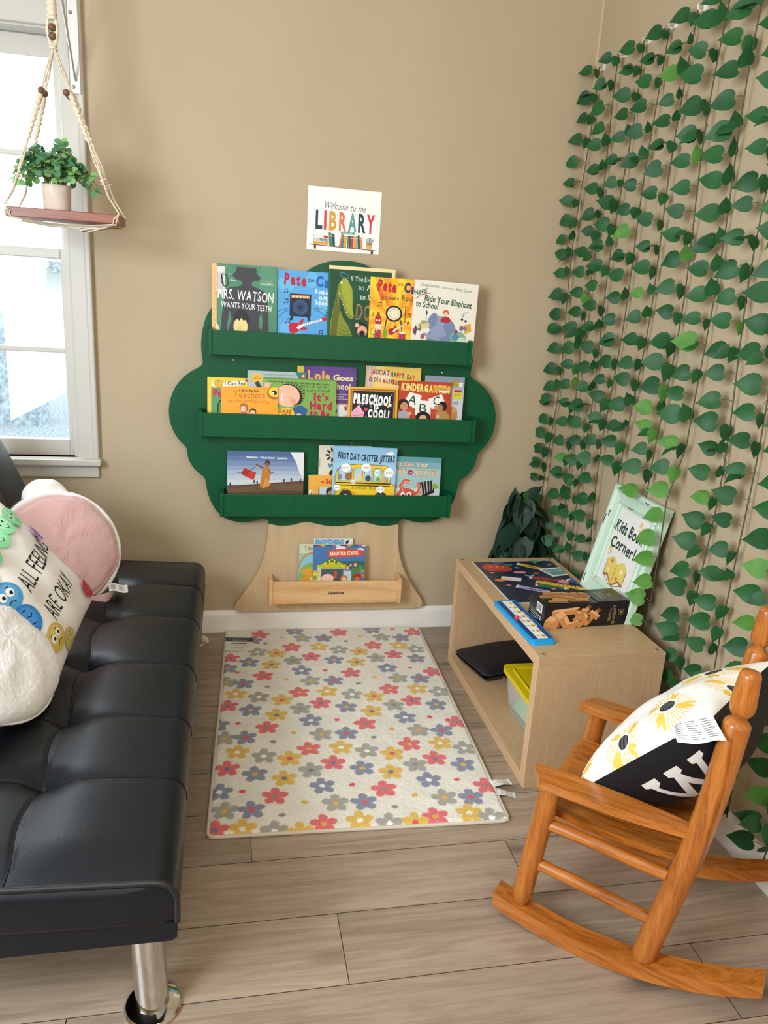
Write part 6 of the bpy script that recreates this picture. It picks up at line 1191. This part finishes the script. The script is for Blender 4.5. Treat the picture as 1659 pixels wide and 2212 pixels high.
# ================================================================== WALL SIGN
def sign():
    o = thing('wall_sign', 'white library welcome print taped to the wall above the tree', 'sign', (.3775, -.0008, 1.395), (0, R(.15), 0))
    w, h = .248, .200; a = Art(.40, .3); S = 100 / w; H = h * S; a.r(0, 0, 100, H, '#f1efeb'); K = '#3a302c'
    a.t('Welcome to the', 50, 27, 8.5, K, w=57, al='c', slant=.22, rot=2.0, bold=-.005, jit=.12)
    for i, (c, x, wd, ch) in enumerate((('#1f4450', 11, 9.5, 'L'), ('#cf3440', 22.5, 3.4, 'I'), ('#d29a36', 29.5, 10, 'B'), ('#dd7258', 43, 10.5, 'R'), ('#5d9a96', 55.5, 12, 'A'), ('#1f4450', 69.5, 10.5, 'R'), ('#cf3440', 81, 11.5, 'Y'))): a.t(ch, x, 52.5 + i * .15, 22.5, c, w=wd, bold=.035)
    a.l([(4, 73.5), (96, 76)], 1, '#6a3226'); a.p([(10, 74), (13, 74), (13, 78.5), (11.5, 79.5), (10, 78.5)], '#4a221c'); a.p([(89, 76), (92, 76), (92, 80.5), (90.5, 81.5), (89, 80.5)], '#4a221c')
    for k, (c, x1) in enumerate((('#e6e0d6', 29), ('#c9ccc8', 30), ('#dba03a', 30))): y = 61 + k * 4.1; a.r(9, y, x1, y + 3.9, c); a.r(9, y + .4, 9.5, y + 3.5, '#8a847a')
    a.r(23, 61.2, 29, 64.8, '#cf3440'); a.t('TRAVEL', 17.5, 68.3, 2.8, '#3a5a64', w=11, bold=.04); a.r(16, 65.4, 17, 69, '#6a8a90')
    for x, y, wd, hh, rot, c in ((31, 57, 4, 17, -6, '#3f7f5c'), (35.5, 58, 3.6, 16.4, -6, '#1f4450'), (44, 57, 3, 17.4, 10, '#dd7258'), (46.5, 59, 3.4, 15.6, 6, '#3f7a76'), (50, 59.5, 4, 15, 3, '#dba03a'), (55, 59, 2.4, 16, 2, '#3f7f5c'), (58, 59, 2.6, 16, 0, '#1f4450'), (61, 59, 3, 16, 0, '#cf3440'), (64.4, 59.5, 3.4, 15.4, 0, '#dba03a'), (68, 58.5, 3.2, 16.6, -3, '#7faab4'), (71, 57.5, 2.6, 17.8, -5, '#24343c'), (74.5, 60, 3.2, 15.6, -10, '#dd8a3c')):
        q = R(rot); T = lambda u, v: (x + u - v * math.sin(q) * 1.0, y + v); a.p([(x + hh * math.sin(q) * 0 + (hh) * math.sin(q), y), (x + wd + hh * math.sin(q), y), (x + wd, y + hh), (x, y + hh)], c); a.l([(x + .6 + hh * .8 * math.sin(q), y + hh * .2), (x + wd - .6 + hh * .8 * math.sin(q), y + hh * .2)], .6, '#e8e0cc')
    a.r(45.5, 54.5, 65, 57.5, '#5a8f88'); a.r(45, 54.5, 46.4, 57.5, '#dfe6e2'); a.t('FOLKLORE', 49, 57, 2, '#e4efec', w=13); a.p([(82, 67.5), (90, 67.5), (89, 75.5), (83, 75.5)], '#dda868')
    for i in range(6): a.l([(83.5 + i * 1.1, 69), (82 + i * 1.9, 59.5 + abs(i - 2.5) * .7)], .7, ['#2f3a40', '#1f2a30', '#4a4a44'][i % 3])
    m = MB(); m.box((-w / 2, 0, 0), (w / 2, .0005, h), flat('#f1efeb', .25)); a.put(m, lambda x, y, k: (-w / 2 + x / S, -.00008 - .00002 * k, h - y / S), clip=(0, 0, 100, H)); m.build('printed_sheet', o, fixn=False)
sign()
